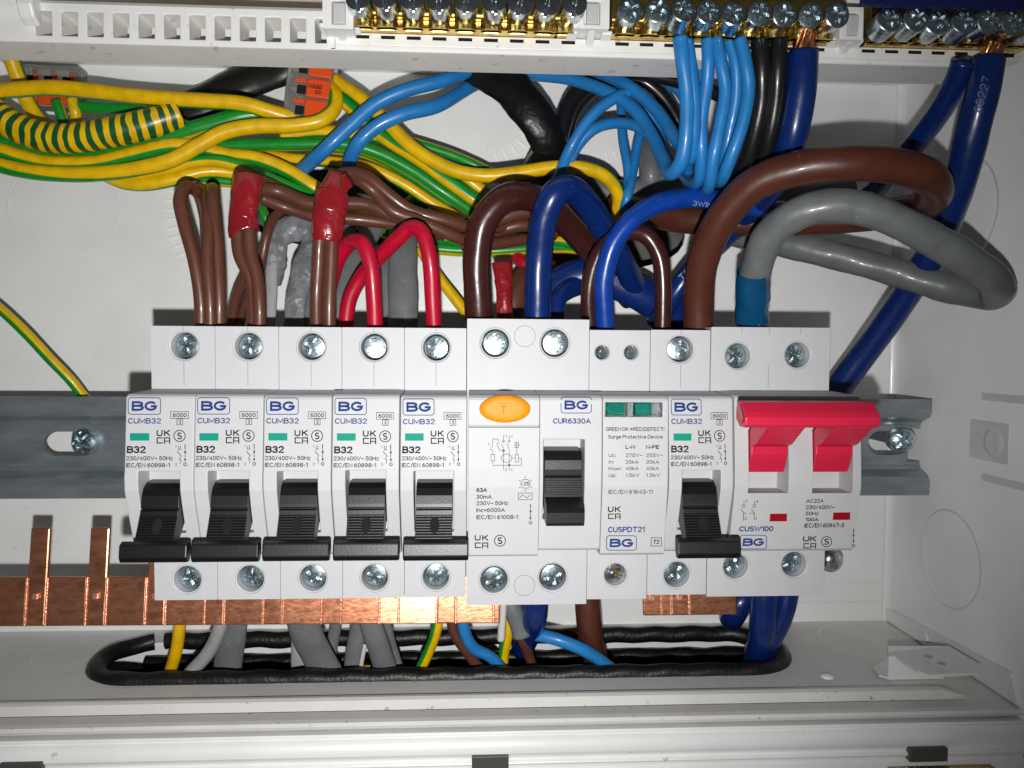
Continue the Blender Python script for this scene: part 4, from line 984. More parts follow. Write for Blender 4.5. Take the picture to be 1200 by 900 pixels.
def tube(name, pts, r, material, parent=None, flat=1.0, phase=0.0, twist=0.0, seg=18, lump=0.0, ends=None, cap=True, seedv=0, per=12, facing=Vector((0, -1, 0))):
    """pts world mm. flat = thickness towards the camera / width. phase, twist in degrees (UV only)"""
    path = catmull(pts, per); n = len(path); bm = bmesh.new(); uvl = bm.loops.layers.uv.new('UVMap'); rnd = random.Random(seedv)
    ph = [rnd.uniform(0, 6.28) for _ in range(6)]
    ring = []; L = 0; Ls = []; Np = None
    for i, p in enumerate(path):
        T = (path[min(i+1, n-1)]-path[max(i-1, 0)]); T.normalize()
        if Np is None:
            Np = facing-T*facing.dot(T)
            if Np.length < .15: Np = Vector((0, 0, 1))-T*T.z
        else:
            Np = Np-T*Np.dot(T)
            F = facing-T*facing.dot(T)
            if F.length > .35: Np = Np.normalized()*0.75+F.normalized()*0.25 if F.dot(Np) > -.3*F.length else Np
        Np.normalize(); B = T.cross(Np)
        if i: L += (p-path[i-1]).length
        Ls.append(L); rr = r if not callable(r) else r(i/(n-1))
        if lump: rr *= 1+lump*(math.sin(L*.21+ph[0])+.6*math.sin(L*.53+ph[1])+.4*math.sin(L*1.3+ph[2]))/2
        row = []
        for k_ in range(seg):
            a = 2*math.pi*k_/seg
            lf = 1+(lump*.7*math.sin(3*a+L*.4+ph[3]) if lump else 0)
            row.append(bm.verts.new(p+Np*(math.cos(a)*rr*flat*lf)+B*(math.sin(a)*rr*lf)))
        ring.append(row)
    for i in range(n-1):
        for k_ in range(seg):
            j = (k_+1) % seg; f = bm.faces.new((ring[i][k_], ring[i][j], ring[i+1][j], ring[i+1][k_]))
            for lp_, (a, b) in zip(f.loops, ((k_, i), (k_+1, i), (k_+1, i+1), (k_, i+1))):
                lp_[uvl].uv = (a/seg-(phase+180+twist*Ls[b]/max(L, 1))/360+.0001+3, Ls[b])
    if cap: bm.faces.new(ring[0][::-1]); bm.faces.new(ring[-1])
    bm.normal_update(); bmesh.ops.recalc_face_normals(bm, faces=bm.faces)
    bmesh.ops.scale(bm, vec=(S, S, S), verts=bm.verts); me = bpy.data.meshes.new(name); bm.to_mesh(me); bm.free()
    return link_me(name, me, material, parent, smooth=True)
def W3(pts, d0=0):
    out = []; d = d0
    for p in pts:
        if len(p) > 2: d = p[2]
        out.append(P(p[0], p[1], d))
    return out
def lerpd(pts):
    """fill missing depths by linear interpolation along the list"""
    ds = [p[2] if len(p) > 2 else None for p in pts]
    for i, d in enumerate(ds):
        if d is None:
            a = max(j for j in range(i) if ds[j] is not None and len(pts[j]) > 2); nx = [j for j in range(i, len(pts)) if len(pts[j]) > 2]
            b = nx[0] if nx else a
            ds[i] = pts[a][2]+(pts[b][2]-pts[a][2])*(i-a)/(b-a) if b > a else pts[a][2]
    return [P(p[0], p[1], d) for p, d in zip(pts, ds)]
_n = [0]
GB = 'light blue neutral wires'; GR = 'thin brown live wires above the left breakers'
GE = 'green and yellow earth wires above the breakers'
def wire(label, width, material, pts, cat='wire', name=None, group=None, **kw):
    _n[0] += 1
    g = kw.pop('deep', None) or (group if group in (GE, GB, GR) else None)
    pts = [tuple(p)+((None,) if len(p) < 3 else ()) for p in pts]; dd = [p[2] for p in pts]
    if g == GE: dd = [max(-67, -38+d*.62) for d in dd]                       # the earths lie back against the panel
    elif g == GB: dd = [d if d > -5 else max(-66, -5+(d+5)*1.7) for d in dd]
    elif g == GR: dd = [d if d > -15 else max(-64, -15+(d+15)*1.8) for d in dd]
    pts = [(p[0], p[1], d) for p, d in zip(pts, dd)]
    q = lerpd(pts); kw.setdefault('lump', .012)
    mid = [p for p in pts if len(p) > 2]; dm = sum(p[2] for p in mid)/len(mid); r = width/2*(CD-dm)/FP
    o = tube(name or 'wire', q, r, material, seedv=_n[0], **kw)
    tag(o, label, cat, group); return o
def ink_on(parent, s, u0, v0, u1, v1, d, h, material='ink_white', flip=False, rad=4):
    """small print running along a cable from (u0,v0) to (u1,v1) at depth d, curved round the cable"""
    a, b = P(u0, v0, d), P(u1, v1, d); ax = (b-a); L = ax.length; ax.normalize(); up = Vector((0, -1, 0)).cross(ax)
    if flip: up = -up
    bm = bmesh.new(); write(bm, s, 0, L, -h/2, h/2, .11, lambda x, t: a+ax*x+up*t+Vector((0, -.12+rad-math.sqrt(max(0, rad*rad-t*t)), 0)))
    return link('printing', bm, material, parent, weld=False)
mat('ink_white', hexc(150, 160, 180), .5); mat('ink_worn', hexc(120, 130, 165), .6)
GE = 'green and yellow earth wires above the breakers'
E_ = 'earth_stripe'
# ---- green and yellow earths (phase turns the yellow half up or down)
wire('thick yellow earth wire running along the top of the bundle from the left edge', 17.5, E_, [(-40, 112, 2), (0, 107, 2), (60, 103, 3), (110, 107, 3), (160, 113, 3), (230, 118, 2), (285, 122, 0), (320, 132, -3), (352, 141, -8), (385, 152, -16)], phase=78, group=GE)
wire('earth wire sweeping from the lower left edge up into the right lever connector', 17, E_, [(-40, 180, 2), (0, 194, 3), (50, 203, 4), (110, 204, 5), (160, 198, 5), (200, 188, 5), (232, 171, 5), (262, 155, 5), (300, 148, 4), (345, 147, 3), (376, 141, 2), (391, 128, 0), (393, 112, -3), (385, 100, -8)], phase=2, twist=180, group=GE)
wire('orange yellow earth wire lying behind the sweeping one and diving toward the tall red tape', 17, E_, [(-40, 165, 0), (0, 176, 0), (50, 190, 0), (110, 191, 0), (160, 180, 0), (205, 171, 0), (240, 175, -3), (266, 182, -5), (300, 186, -5), (335, 199, -6), (372, 222, -8), (400, 240, -16), (430, 258, -24)], phase=28, twist=10, group=GE)
wire('lowest yellow earth wire of the left bundle, sagging between the bundle and the brown loops', 15, E_, [(90, 183, -6), (120, 203, -4), (145, 214, -3), (172, 216, -3), (205, 210, -4), (240, 201, -7), (275, 203, -12), (310, 212, -20)], phase=75, group=GE)
wire('green over yellow earth wire ending beside the tall red tape', 15, E_, [(70, 182, -3), (110, 196, -2), (150, 203, -1), (190, 198, -1), (225, 190, -1), (252, 188, -1), (280, 194, -2), (310, 207, -3), (340, 220, -5), (378, 236, -12)], phase=-160, group=GE)
wire('green earth wire with smudged white lettering below the striped sleeve', 19, E_, [(-40, 152, -4), (0, 166, -4), (45, 180, -4), (90, 185, -4), (140, 178, -4), (190, 163, -4), (240, 148, -4), (285, 136, -5), (320, 134, -9), (350, 140, -18)], phase=-118, group=GE)
wire('straight green earth wire running level below the right lever connector', 15, E_, [(255, 172, -9), (290, 170, -9), (350, 169, -9), (410, 170, -10), (445, 180, -12), (480, 198, -14), (520, 225, -16), (560, 252, -22)], phase=-95, group=GE)
wire('yellow earth wire leaving the right lever connector and looping over the blue cables', 16, E_, [(380, 86, -12), (398, 98, -8), (425, 117, -6), (450, 140, -5), (480, 170, -5), (510, 190, -4), (540, 202, -3), (572, 206, -2), (610, 202, -2), (650, 196, -2), (685, 197, -2), (710, 207, -4), (724, 226, -8), (724, 250, -14), (715, 275, -24)], phase=50, twist=130, group=GE)
wire('green earth wire crossing below the light blue pair down to the dark brown loop', 15.5, E_, [(382, 98, -14), (400, 116, -12), (425, 138, -11), (452, 162, -10), (490, 186, -9), (530, 215, -9), (565, 240, -11), (600, 262, -20)], phase=-150, group=GE)
wire('yellow topped earth wire tucked behind the green crossing one', 15, E_, [(330, 160, -14), (370, 154, -13), (410, 157, -13), (440, 160, -13), (475, 172, -13), (515, 190, -14), (550, 212, -14), (585, 240, -18)], phase=55, group=GE)
wire('short earth wire showing above the looping yellow one', 12, E_, [(430, 150, -20), (480, 166, -20), (530, 182, -20), (560, 195, -20), (590, 210, -24)], phase=-30, group=GE)
wire('yellow earth wire passing behind the red loops to the dark brown loop', 13, E_, [(385, 236, -32), (420, 247, -30), (450, 262, -28), (480, 275, -27), (520, 280, -27), (560, 284, -27), (610, 280, -28), (660, 284, -30), (700, 296, -34)], phase=15, group=GE)
wire('lower green earth wire passing behind the red loops', 14, E_, [(420, 262, -32), (450, 272, -31), (490, 287, -30), (530, 293, -30), (580, 294, -30), (640, 290, -31), (680, 292, -34), (710, 305, -38)], phase=-130, group=GE)
wire('yellow earth wire slanting down behind the right red loop to the wide device', 13, E_, [(482, 268, -34), (492, 290, -33), (512, 322, -32), (532, 348, -31), (552, 374, -30)], phase=85, group=GE)
wire('thin green earth wire weaving under the start of the bundle near the first brown loop', 13, E_, [(200, 196, -12), (235, 208, -14), (270, 213, -16), (300, 212, -18), (335, 222, -22), (380, 246, -30)], phase=-120, group=GE)
wire('yellow earth wire crossing under the light blue pair', 13, E_, [(290, 178, -20), (340, 186, -20), (390, 190, -18), (430, 196, -18), (470, 214, -20), (510, 240, -24), (560, 268, -30)], phase=60, group=GE)
wire('green earth wire passing deep behind the light blue pair', 13, E_, [(280, 150, -26), (330, 150, -25), (380, 172, -24), (430, 180, -24), (480, 206, -26), (530, 240, -30)], phase=-110, group=GE)
wire('lone earth wire curving down the left side to the mounting rail', 11.5, E_, [(-50, 325, -52), (0, 362, -50), (30, 390, -50), (60, 422, -51), (85, 448, -53), (105, 474, -56)], phase=0, group='single earth wires')
wire('short earth wire dropping from the carrier at the far left', 17, E_, [(2, 40, -12), (12, 66, -16), (22, 92, -20), (32, 118, -24), (48, 142, -26), (70, 156, -28)], phase=120, group=GE)
wire('earth wire entering the left lever connector from below', 12, E_, [(66, 118, -22), (70, 130, -22), (78, 148, -24), (95, 160, -30)], phase=-60, group=GE)
wire('second earth wire entering the left lever connector beside the first', 12, E_, [(84, 116, -22), (88, 130, -22), (92, 148, -26), (110, 162, -32)], phase=60, group=GE)
wire('thin green earth wire running right from the left lever connector', 14, E_, [(92, 125, -24), (125, 127, -22), (160, 130, -20), (200, 142, -20), (225, 150, -24)], phase=-80, group=GE)
wire('short green earth wire between the two red taped bundles', 12, E_, [(300, 232, -30), (306, 245, -28), (312, 258, -28), (318, 275, -32)], phase=-60, group=GE)
wire('yellow earth tail just visible below the right taped bundle', 9, E_, [(384, 238, -34), (410, 246, -33), (440, 250, -34), (470, 240, -38), (492, 226, -42)], phase=30, group=GE)
sv = wire('thick sleeve with green and yellow bands lying along the left bundle', 33, 'sleeve_stripe', [(-25, 105, 4), (-6, 132, 5), (22, 150, 5), (55, 161, 5), (95, 161, 5), (135, 154, 4), (175, 145, 2), (212, 134, -2)], cat='cable sleeve', name='banded_sleeve', seg=22, deep=GE)
wire('green wire end poking out of the banded sleeve', 12, E_, [(196, 138, -2), (212, 146, -4), (226, 150, -6), (240, 155, -12)], phase=-60, group=GE)
# ---- black cables
wire('thick black cable slanting down behind the earth wires toward the left', 40, 'pvc_black', [(375, 40, -60), (335, 76, -61), (292, 94, -62), (245, 118, -62), (205, 134, -62), (165, 150, -62)], cat='cable', name='cable', flat=.45, lump=.03)
wire('wrinkled black taped cable bending down in the middle of the back panel', 43, 'black_sheath', [(520, 55, -46), (562, 80, -42), (600, 105, -38), (628, 140, -36), (645, 172, -40), (636, 196, -50), (620, 220, -66)], cat='cable', name='cable', flat=.55, lump=.045)
wire('black cable curving down behind the light blue arches', 21, 'pvc_black', [(735, 78, -52), (700, 92, -50), (672, 115, -48), (658, 150, -46), (652, 185, -48), (650, 225, -62)], cat='cable', name='cable')
wire('black cable beside it sharing the bend behind the light blue arches', 17, 'pvc_black', [(745, 88, -54), (712, 96, -52), (690, 108, -52), (668, 140, -52), (662, 190, -54), (664, 230, -66)], cat='cable', name='cable')
wire('thin black cable passing behind the light blue wires toward the right', 15, 'pvc_black', [(670, 72, -46), (715, 84, -46), (755, 96, -46), (780, 118, -46), (798, 150, -46), (815, 190, -50)], cat='cable', name='cable')
wire('black wire under the carrier crossing right to the black pair', 16, 'pvc_black', [(730, 84, -40), (780, 92, -36), (830, 106, -30), (858, 120, -26), (880, 150, -24)], cat='cable', name='cable')
# ---- light blue neutrals
LB = 'pvc_light_blue'; GB = 'light blue neutral wires'
wire('upper light blue wire running from under the carrier to the left bundle', 16, LB, [(590, 66, -14), (548, 83, -4), (520, 94, 4), (475, 106, 8), (440, 122, 8), (410, 148, 8), (380, 176, 6), (350, 203, -12)], deep=GE, group=GB)
wire('lower light blue wire running from under the black cable to the brown wires', 16, LB, [(620, 66, -34), (580, 88, -26), (550, 102, -14), (512, 124, 2), (472, 134, 8), (442, 148, 8), (420, 168, 6), (409, 190, -4), (402, 215, -16)], deep=GE, group=GB)
wire('light blue wire arching from the carrier down to the leftmost terminal wire', 16, LB, [(575, 72, -34), (620, 86, -30), (665, 92, -26), (705, 105, -22), (740, 125, -18), (762, 155, -14), (776, 185, -8), (787, 203, 0), (798, 190, 5), (804, 160, 8), (805, 110, 10), (800, 70, 12), (797, 44, 12)], group=GB)
wire('second light blue arch crossing over the first one', 16, LB, [(655, 70, -34), (700, 84, -26), (735, 100, -20), (768, 128, -16), (790, 160, -10), (806, 180, -4), (810, 184, 2), (812, 160, 7), (813, 120, 9), (808, 80, 11), (804, 48, 11)], group=GB)
wire('light blue arch rising from the dark blue cable', 13, LB, [(640, 228, -30), (655, 205, -24), (668, 175, -20), (690, 140, -19), (715, 118, -19), (738, 110, -20), (752, 118, -22), (768, 148, -24), (778, 180, -26), (790, 215, -40)], group=GB)
wire('lower light blue arch rising beside the first from the dark blue cable', 13, LB, [(652, 226, -30), (662, 205, -26), (674, 175, -24), (695, 152, -23), (722, 144, -24), (748, 149, -26), (770, 166, -28), (784, 190, -34)], group=GB)
wire('straight light blue wire dropping behind the two arches', 11, LB, [(727, 100, -34), (728, 130, -32), (730, 165, -30), (736, 200, -28), (735, 240, -28), (732, 262, -34)], group=GB)
wire('light blue wire slanting down to meet the straight one', 11, LB, [(800, 92, -36), (775, 112, -33), (758, 136, -31), (748, 165, -30), (742, 200, -28), (734, 235, -26), (726, 258, -32)], group=GB)
wire('short light blue wire passing under the carrier right of the arches', 15, LB, [(700, 82, -30), (745, 86, -28), (780, 93, -26), (800, 110, -24), (815, 140, -26)], group=GB)
wire('light blue wire with the longest drop from the middle brass bar', 14.5, LB, [(829, 46, 11), (830, 70, 11), (828, 100, 9), (822, 140, 7), (822, 180, 5), (820, 208, 0), (812, 216, -8), (800, 205, -20)], group=GB)
wire('light blue wire bowing right then down to the lowest bend', 14.5, LB, [(839, 46, 12), (845, 75, 13), (850, 105, 12), (844, 145, 11), (836, 185, 9), (832, 214, 4), (828, 222, -6), (826, 205, -18)], group=GB)
wire('light blue wire behind the rightmost one of the terminal group', 14, LB, [(854, 47, 9), (862, 75, 9), (863, 110, 7), (856, 150, 4), (850, 180, 1), (846, 200, -6), (840, 200, -16)], group=GB)
wire('rightmost light blue wire of the terminal group', 15, LB, [(867, 46, 12), (874, 75, 13), (877, 105, 12), (870, 145, 11), (858, 180, 9), (848, 206, 4), (842, 213, -6), (836, 195, -18)], group=GB)
wire('light blue wire half hidden between its neighbours behind the black pair', 13, LB, [(818, 60, 4), (820, 100, -2), (812, 150, -6), (806, 190, -12), (815, 230, -26)], group=GB)
# ---- black wires out of the bar
wire('black wire clamped in the middle bar next to the light blue ones', 20, 'pvc_black', [(890, 47, 11), (893, 80, 11), (892, 120, 8), (884, 160, 4), (872, 195, -2), (852, 222, -14), (820, 240, -30)], group='black wires from the middle bar')
wire('black wire clamped beside the thick dark blue cable', 19, 'pvc_black', [(913, 47, 12), (912, 80, 12), (909, 120, 9), (902, 160, 5), (890, 196, -2), (868, 225, -14), (840, 245, -30)], group='black wires from the middle bar')
# ---- dark blue
DB = 'pvc_dark_blue'
def stranded(u, v0, v1, d, r, parent):
    for i in range(9):
        a0 = i*2*math.pi/9
        A, B = P(u, v0, d), P(u, v1, d); pts = []
        for k_ in range(6):
            t = k_/5; a = a0+t*1.1; pts.append(A.lerp(B, t)+Vector((math.cos(a), math.sin(a), 0))*r*.66)
        tube('copper_strand', pts, r*.36, 'copper_strand', parent, seg=8, per=3)
c1 = wire('thick dark blue cable with a bare copper end in the middle brass bar', 33, DB, [(941, 62, 12), (940, 90, 12), (937, 120, 11), (929, 160, 8), (915, 200, 0), (885, 240, -16), (850, 270, -34)], cat='cable', name='cable')
stranded(942, 64, 40, 12, 3.0, c1)
c2 = wire('thick dark blue cable from the right bar running down to the mounting rail', 34, DB, [(1158, 70, 14), (1152, 105, 14), (1141, 150, 11), (1126, 210, 4), (1100, 280, -8), (1062, 345, -20), (1022, 402, -30), (985, 452, -38), (960, 490, -44)], cat='cable', name='cable')
stranded(1162, 72, 54, 14, 2.8, c2)
ink_on(c2, '60227', 1145, 132, 1157, 90, 18.2, 2.5, material='ink_worn')
c3 = wire('thinner dark blue cable from the right bar passing behind the brown loop', 26, DB, [(1130, 70, 12), (1122, 95, 8), (1102, 130, 0), (1078, 162, -10), (1045, 200, -22), (1010, 240, -40)], cat='cable', name='cable')
c4 = wire('dark blue cable arching steeply out of the wide residual current device', 31, DB, [(630, 385, -12), (630, 345, -10), (632, 300, -8), (638, 255, -4), (650, 228, -2), (664, 221, -4), (682, 232, -10), (704, 262, -18), (728, 305, -28), (748, 345, -40)], cat='cable', name='cable')
c5 = wire('mid blue cable looping from the surge protector over to the grey loop', 23, 'pvc_mid_blue', [(710, 392, -12), (708, 360, -10), (708, 325, -8), (718, 288, -6), (738, 260, -5), (768, 240, -6), (810, 232, -8), (860, 238, -12), (905, 246, -16), (960, 248, -24)], cat='cable', name='cable')
ink_on(c5, '3WIM', 812, 238, 836, 240.5, -3.2, 1.5)
c6 = wire('dark blue cable slanting behind the large brown loop with white lettering', 24, DB, [(905, 238, -30), (870, 262, -28), (838, 290, -26), (812, 316, -26), (790, 345, -28), (768, 380, -36)], cat='cable', name='cable')
ink_on(c6, 'TOP', 797, 327, 813, 311, -22.6, 2.2)
wire('dark blue cable lying flat behind the brown loop above the surge protector', 42, DB, [(640, 345, -44), (668, 328, -40), (700, 322, -38), (740, 338, -38), (780, 362, -40), (830, 400, -46)], cat='cable', name='cable', flat=.7)
wire('dark blue cable curling at the foot of the dark brown loop', 20, DB, [(652, 380, -30), (654, 352, -32), (670, 335, -36), (700, 330, -42)], cat='cable', name='cable')
# ---- browns
wire('dark brown cable arching out of the residual current device left terminal', 32, 'pvc_dark_brown', [(562, 385, -12), (560, 345, -10), (559, 300, -8), (568, 258, -6), (590, 234, -6), (615, 230, -10), (642, 242, -18), (672, 270, -28), (705, 310, -36), (740, 350, -46)], cat='cable', name='cable')
wire('narrow dark brown hoop between the surge protector and the lone breaker', 20, 'pvc_dark_brown', [(692, 385, -16), (690, 350, -14), (695, 315, -12), (710, 288, -10), (735, 272, -9), (757, 276, -9), (772, 298, -9), (777, 335, -10), (776, 392, -12)], cat='cable', name='cable')
wire('large brown supply cable looping far right above the grey one', 37, 'pvc_tail_brown', [(819, 395, -12), (819, 350, -8), (824, 305, -2), (845, 258, 6), (885, 216, 14), (935, 198, 20), (990, 192, 24), (1045, 194, 24), (1085, 206, 22), (1096, 226, 14), (1075, 244, 2), (1030, 252, -10), (960, 258, -18), (880, 260, -24), (810, 258, -32), (760, 250, -44), (720, 240, -58)], cat='cable', name='cable')
c7 = wire('grey supply cable looping out to the right side panel and back', 36, 'pvc_grey', [(882, 395, -12), (882, 355, -8), (886, 318, -2), (900, 278, 6), (935, 250, 14), (980, 241, 18), (1030, 250, 20), (1080, 274, 20), (1130, 302, 18), (1166, 330, 12), (1164, 345, 2), (1120, 340, -8), (1060, 322, -16), (1000, 305, -22), (930, 288, -30), (870, 276, -42), (820, 262, -60)], cat='cable', name='cable', lump=.035)
tube('tape', lerpd([(883.5, 318, -2.2), (882, 340, -5.5), (882, 352, -7)]), 20.2*(CD+4)/FP, 'tape_blue', c7, lump=.03, cap=False)
tube('tape', lerpd([(882, 350, -7.2), (881, 362, -8.8), (881, 376, -10.5)]), 19.4*(CD+8)/FP, 'tape_blue', c7, lump=.05, cap=False)
BR = 'pvc_brown'; GR = 'thin brown live wires above the left breakers'
wire('leftmost brown wire making a tight open loop', 15, BR, [(236, 392, -12), (235, 350, -11), (228, 305, -11), (216, 262, -12), (211, 235, -14), (218, 220, -17), (232, 226, -20), (240, 250, -22), (243, 290, -20), (246, 340, -16), (246, 392, -14)], group=GR)
wire('brown wire standing upright beside the tight open loop', 15, BR, [(257, 392, -12), (257, 350, -11), (255, 300, -12), (251, 255, -14), (249, 228, -17), (250, 222, -26), (252, 235, -40)], group=GR)
wire('brown wire squeezed between the loop and the upright wire', 14, BR, [(247, 392, -9), (246, 350, -8), (243, 305, -9), (244, 265, -12), (240, 236, -18), (232, 220, -30)], group=GR)
wire('left brown wire under the left red tape', 15, BR, [(296, 392, -12), (298, 355, -10), (293, 325, -10), (281, 298, -11), (279, 270, -12), (284, 235, -13), (292, 216, -18), (310, 214, -24), (340, 228, -26)], group=GR)
wire('right brown wire under the left red tape', 15, BR, [(304, 392, -9), (304, 360, -8), (301, 325, -9), (294, 298, -10), (292, 270, -11), (295, 235, -13), (300, 220, -20)], group=GR)
wire('thin brown wire curving behind the left taped pair', 11, BR, [(336, 244, -30), (322, 254, -28), (313, 275, -26), (307, 305, -26), (301, 340, -24), (296, 392, -22)], group=GR)
wire('brown wire slanting low behind the left taped pair', 12, BR, [(296, 312, -30), (285, 330, -28), (276, 352, -26), (270, 385, -24)], group=GR)
wire('second brown wire slanting low behind the left taped pair', 10, BR, [(305, 330, -32), (292, 348, -28), (284, 366, -26), (280, 390, -24)], group=GR)
wire('left brown wire under the tall glossy red tape', 15, BR, [(371, 392, -12), (371, 350, -10), (373, 310, -9), (375, 280, -8), (382, 240, -8), (390, 214, -10), (405, 204, -14), (430, 208, -17), (455, 228, -19), (480, 246, -20), (520, 258, -21), (560, 268, -24), (610, 262, -30)], group=GR)
wire('right brown wire under the tall glossy red tape', 15, BR, [(386, 392, -9), (386, 350, -8), (388, 310, -8), (389, 280, -8), (394, 240, -9), (400, 216, -12), (414, 208, -16), (436, 222, -18), (460, 247, -18), (490, 258, -19), (530, 276, -21), (560, 286, -24), (620, 280, -30)], group=GR)
wire('upper brown wire running right from the left red tape to the middle', 15, BR, [(298, 222, -20), (325, 224, -22), (360, 238, -22), (400, 238, -22), (430, 240, -22), (460, 252, -22), (500, 264, -26), (545, 262, -30)], group=GR)
wire('lower brown wire running right from the left red tape to the middle', 14, BR, [(306, 232, -22), (335, 243, -24), (370, 254, -24), (405, 256, -24), (445, 260, -25), (480, 266, -27), (520, 276, -30)], group=GR)
wire('brown wire crossing level behind the dark brown loop', 17, BR, [(540, 276, -26), (580, 258, -25), (620, 248, -26), (660, 258, -30), (690, 275, -36)], group=GR)
wire('second brown wire crossing level behind the dark brown loop', 15, BR, [(540, 290, -28), (580, 272, -28), (615, 264, -28), (650, 275, -32)], group=GR)
wire('fat brown bend behind the dark blue arch', 32, BR, [(592, 392, -34), (604, 350, -34), (620, 322, -38), (645, 318, -48)], group=GR)
# ---- red wires
GRD = 'red wires above the fourth and fifth breakers'
wire('smaller red wire bent in a hairpin over the fourth breaker', 18, 'pvc_red', [(440, 395, -12), (438, 350, -10), (434, 308, -9), (425, 286, -10), (412, 284, -14), (398, 300, -18), (388, 330, -24), (380, 365, -30)], group=GRD)
wire('taller red wire bent over the fifth breaker', 18, 'pvc_red', [(509, 395, -12), (507, 350, -10), (503, 300, -8), (494, 272, -9), (482, 267, -11), (466, 280, -14), (444, 302, -19), (424, 324, -23), (410, 350, -25), (404, 392, -27)], group=GRD)
# ---- tape wraps
def tape(label, pts, w0, d, seed):
    o = tube('tape_wrap', lerpd(pts), lambda t: (w0*(1+.10*math.sin(t*5+seed))/2)*(CD-d)/FP, 'tape_red', lump=.085, flat=.62, seedv=seed, cap=False, seg=26)
    tag(o, label, 'tape', 'red insulating tape wraps on the brown wires'); o.modifiers.new('s', 'SOLIDIFY').thickness = .25*S
    q = lerpd(pts); n = len(q)
    for k_, (a, b) in enumerate(((.30, .62), (.55, .97))):
        pa = [q[0].lerp(q[-1], t_) if n < 3 else q[min(n-1, int(t_*(n-1)))].lerp(q[min(n-1, int(t_*(n-1))+1)], (t_*(n-1)) % 1) for t_ in (a, (a+b)/2, b)]
        w_ = tube('tape_layer', pa, lambda t, a=a: (w0*(1.035+.10*math.sin((a+t*.35)*5+seed))/2)*(CD-d)/FP, 'tape_red', lump=.07, flat=.64, seedv=seed+k_+3, cap=False, seg=26)
        w_.modifiers.new('s', 'SOLIDIFY').thickness = .3*S; w_.parent = o
    return o
tape('dull red tape wrapped round the brown pair over the second breaker', [(291, 208, -14), (289, 222, -12), (287, 240, -11), (284, 256, -10.5), (285, 268, -10), (287, 274, -9.5)], 33, -11, 2)
tape('glossy red tape wrapped round the brown pair over the third breaker', [(398, 206, -11), (391, 222, -8.5), (387, 240, -7.5), (384, 262, -7), (382, 283, -7)], 33, -8, 5)
bm = bmesh.new(); q = [P(*t) for t in ((398, 206, -5), (404, 203, -2), (413, 218, -1), (405, 224, -2.5), (400, 232, -4), (397, 225, -3.5))]
bm.faces.new([bm.verts.new(v) for v in q]); fo = link('loose_flap', bm, 'tape_red', None); fo.modifiers.new('s', 'SOLIDIFY').thickness = .25*S
tag(fo, 'loose torn corner of the glossy red tape above the third breaker', 'tape')
tape('short red taped end standing behind the dark brown arch', [(588, 308, -26), (590, 330, -25), (591, 350, -24), (592, 385, -24)], 20, -25, 8)
wire('red wire end showing behind the dark blue arch', 16, 'pvc_red', [(628, 322, -56), (618, 312, -54), (608, 304, -56), (600, 290, -64)], group=None)
# ---- grey sheaths from the back
GS = 'grey cable sheaths behind the left breakers'
wire('narrow pale grey sheath beside the left taped pair', 14, 'pvc_pale_grey', [(318, 262, -48), (319, 290, -44), (318, 330, -40), (315, 392, -36)], cat='cable', name='cable', flat=.5, group=GS)
wire('crumpled pale sheath end beside the tall red tape', 30, 'foil_grey', [(316, 330, -46), (320, 300, -42), (330, 276, -40), (346, 266, -40), (364, 268, -44), (384, 280, -54)], cat='cable', name='cable', lump=.16, flat=.5, group=GS)
wire('creased silver grey sheath left of the tall red taped pair', 24, 'foil_grey', [(368, 262, -52), (362, 290, -44), (352, 325, -38), (342, 392, -34)], cat='cable', name='cable', lump=.10, flat=.35, group=GS)
wire('silver grey sheath half hidden behind the tall red taped pair', 20, 'pvc_dark_grey', [(372, 270, -54), (366, 310, -44), (360, 350, -40), (356, 392, -36)], cat='cable', name='cable', lump=.06, flat=.4, group=GS)
wire('grey sheath slanting behind the smaller red hairpin', 26, 'pvc_dark_grey', [(440, 262, -54), (424, 290, -46), (408, 320, -40), (398, 350, -36), (393, 392, -34)], cat='cable', name='cable', flat=.45, lump=.03, group=GS)
wire('grey sheath behind the top of the smaller red hairpin', 30, 'pvc_dark_grey', [(402, 250, -58), (402, 275, -52), (398, 305, -50), (392, 345, -48)], cat='cable', name='cable', flat=.4, group=GS)
wire('wide dusty grey sheath between the two red loops', 34, 'pvc_dark_grey', [(474, 262, -56), (472, 292, -46), (472, 325, -42), (473, 392, -38)], cat='cable', name='cable', flat=.45, lump=.03, group=GS)
wire('narrow grey sheath beside the wide dusty one', 14, 'pvc_dark_grey', [(452, 290, -52), (452, 320, -46), (452, 350, -44), (450, 392, -42)], cat='cable', name='cable', flat=.5, group=GS)
wire('grey conduit stub hanging under the light blue wires', 28, 'pvc_dark_grey', [(763, 158, -72), (763, 180, -62), (763, 204, -60), (765, 240, -66)], cat='conduit', name='conduit')
wire('dark grey cable crossing the right cable hole in the back panel', 30, 'pvc_dark_grey', [(800, 206, -60), (760, 222, -62), (720, 226, -64), (680, 214, -68), (640, 204, -72)], cat='cable', name='cable')
wire('dark grey cable passing under the large brown loop', 30, 'pvc_dark_grey', [(1000, 225, -46), (960, 230, -48), (900, 232, -54), (850, 226, -64), (800, 218, -74)], cat='cable', name='cable')
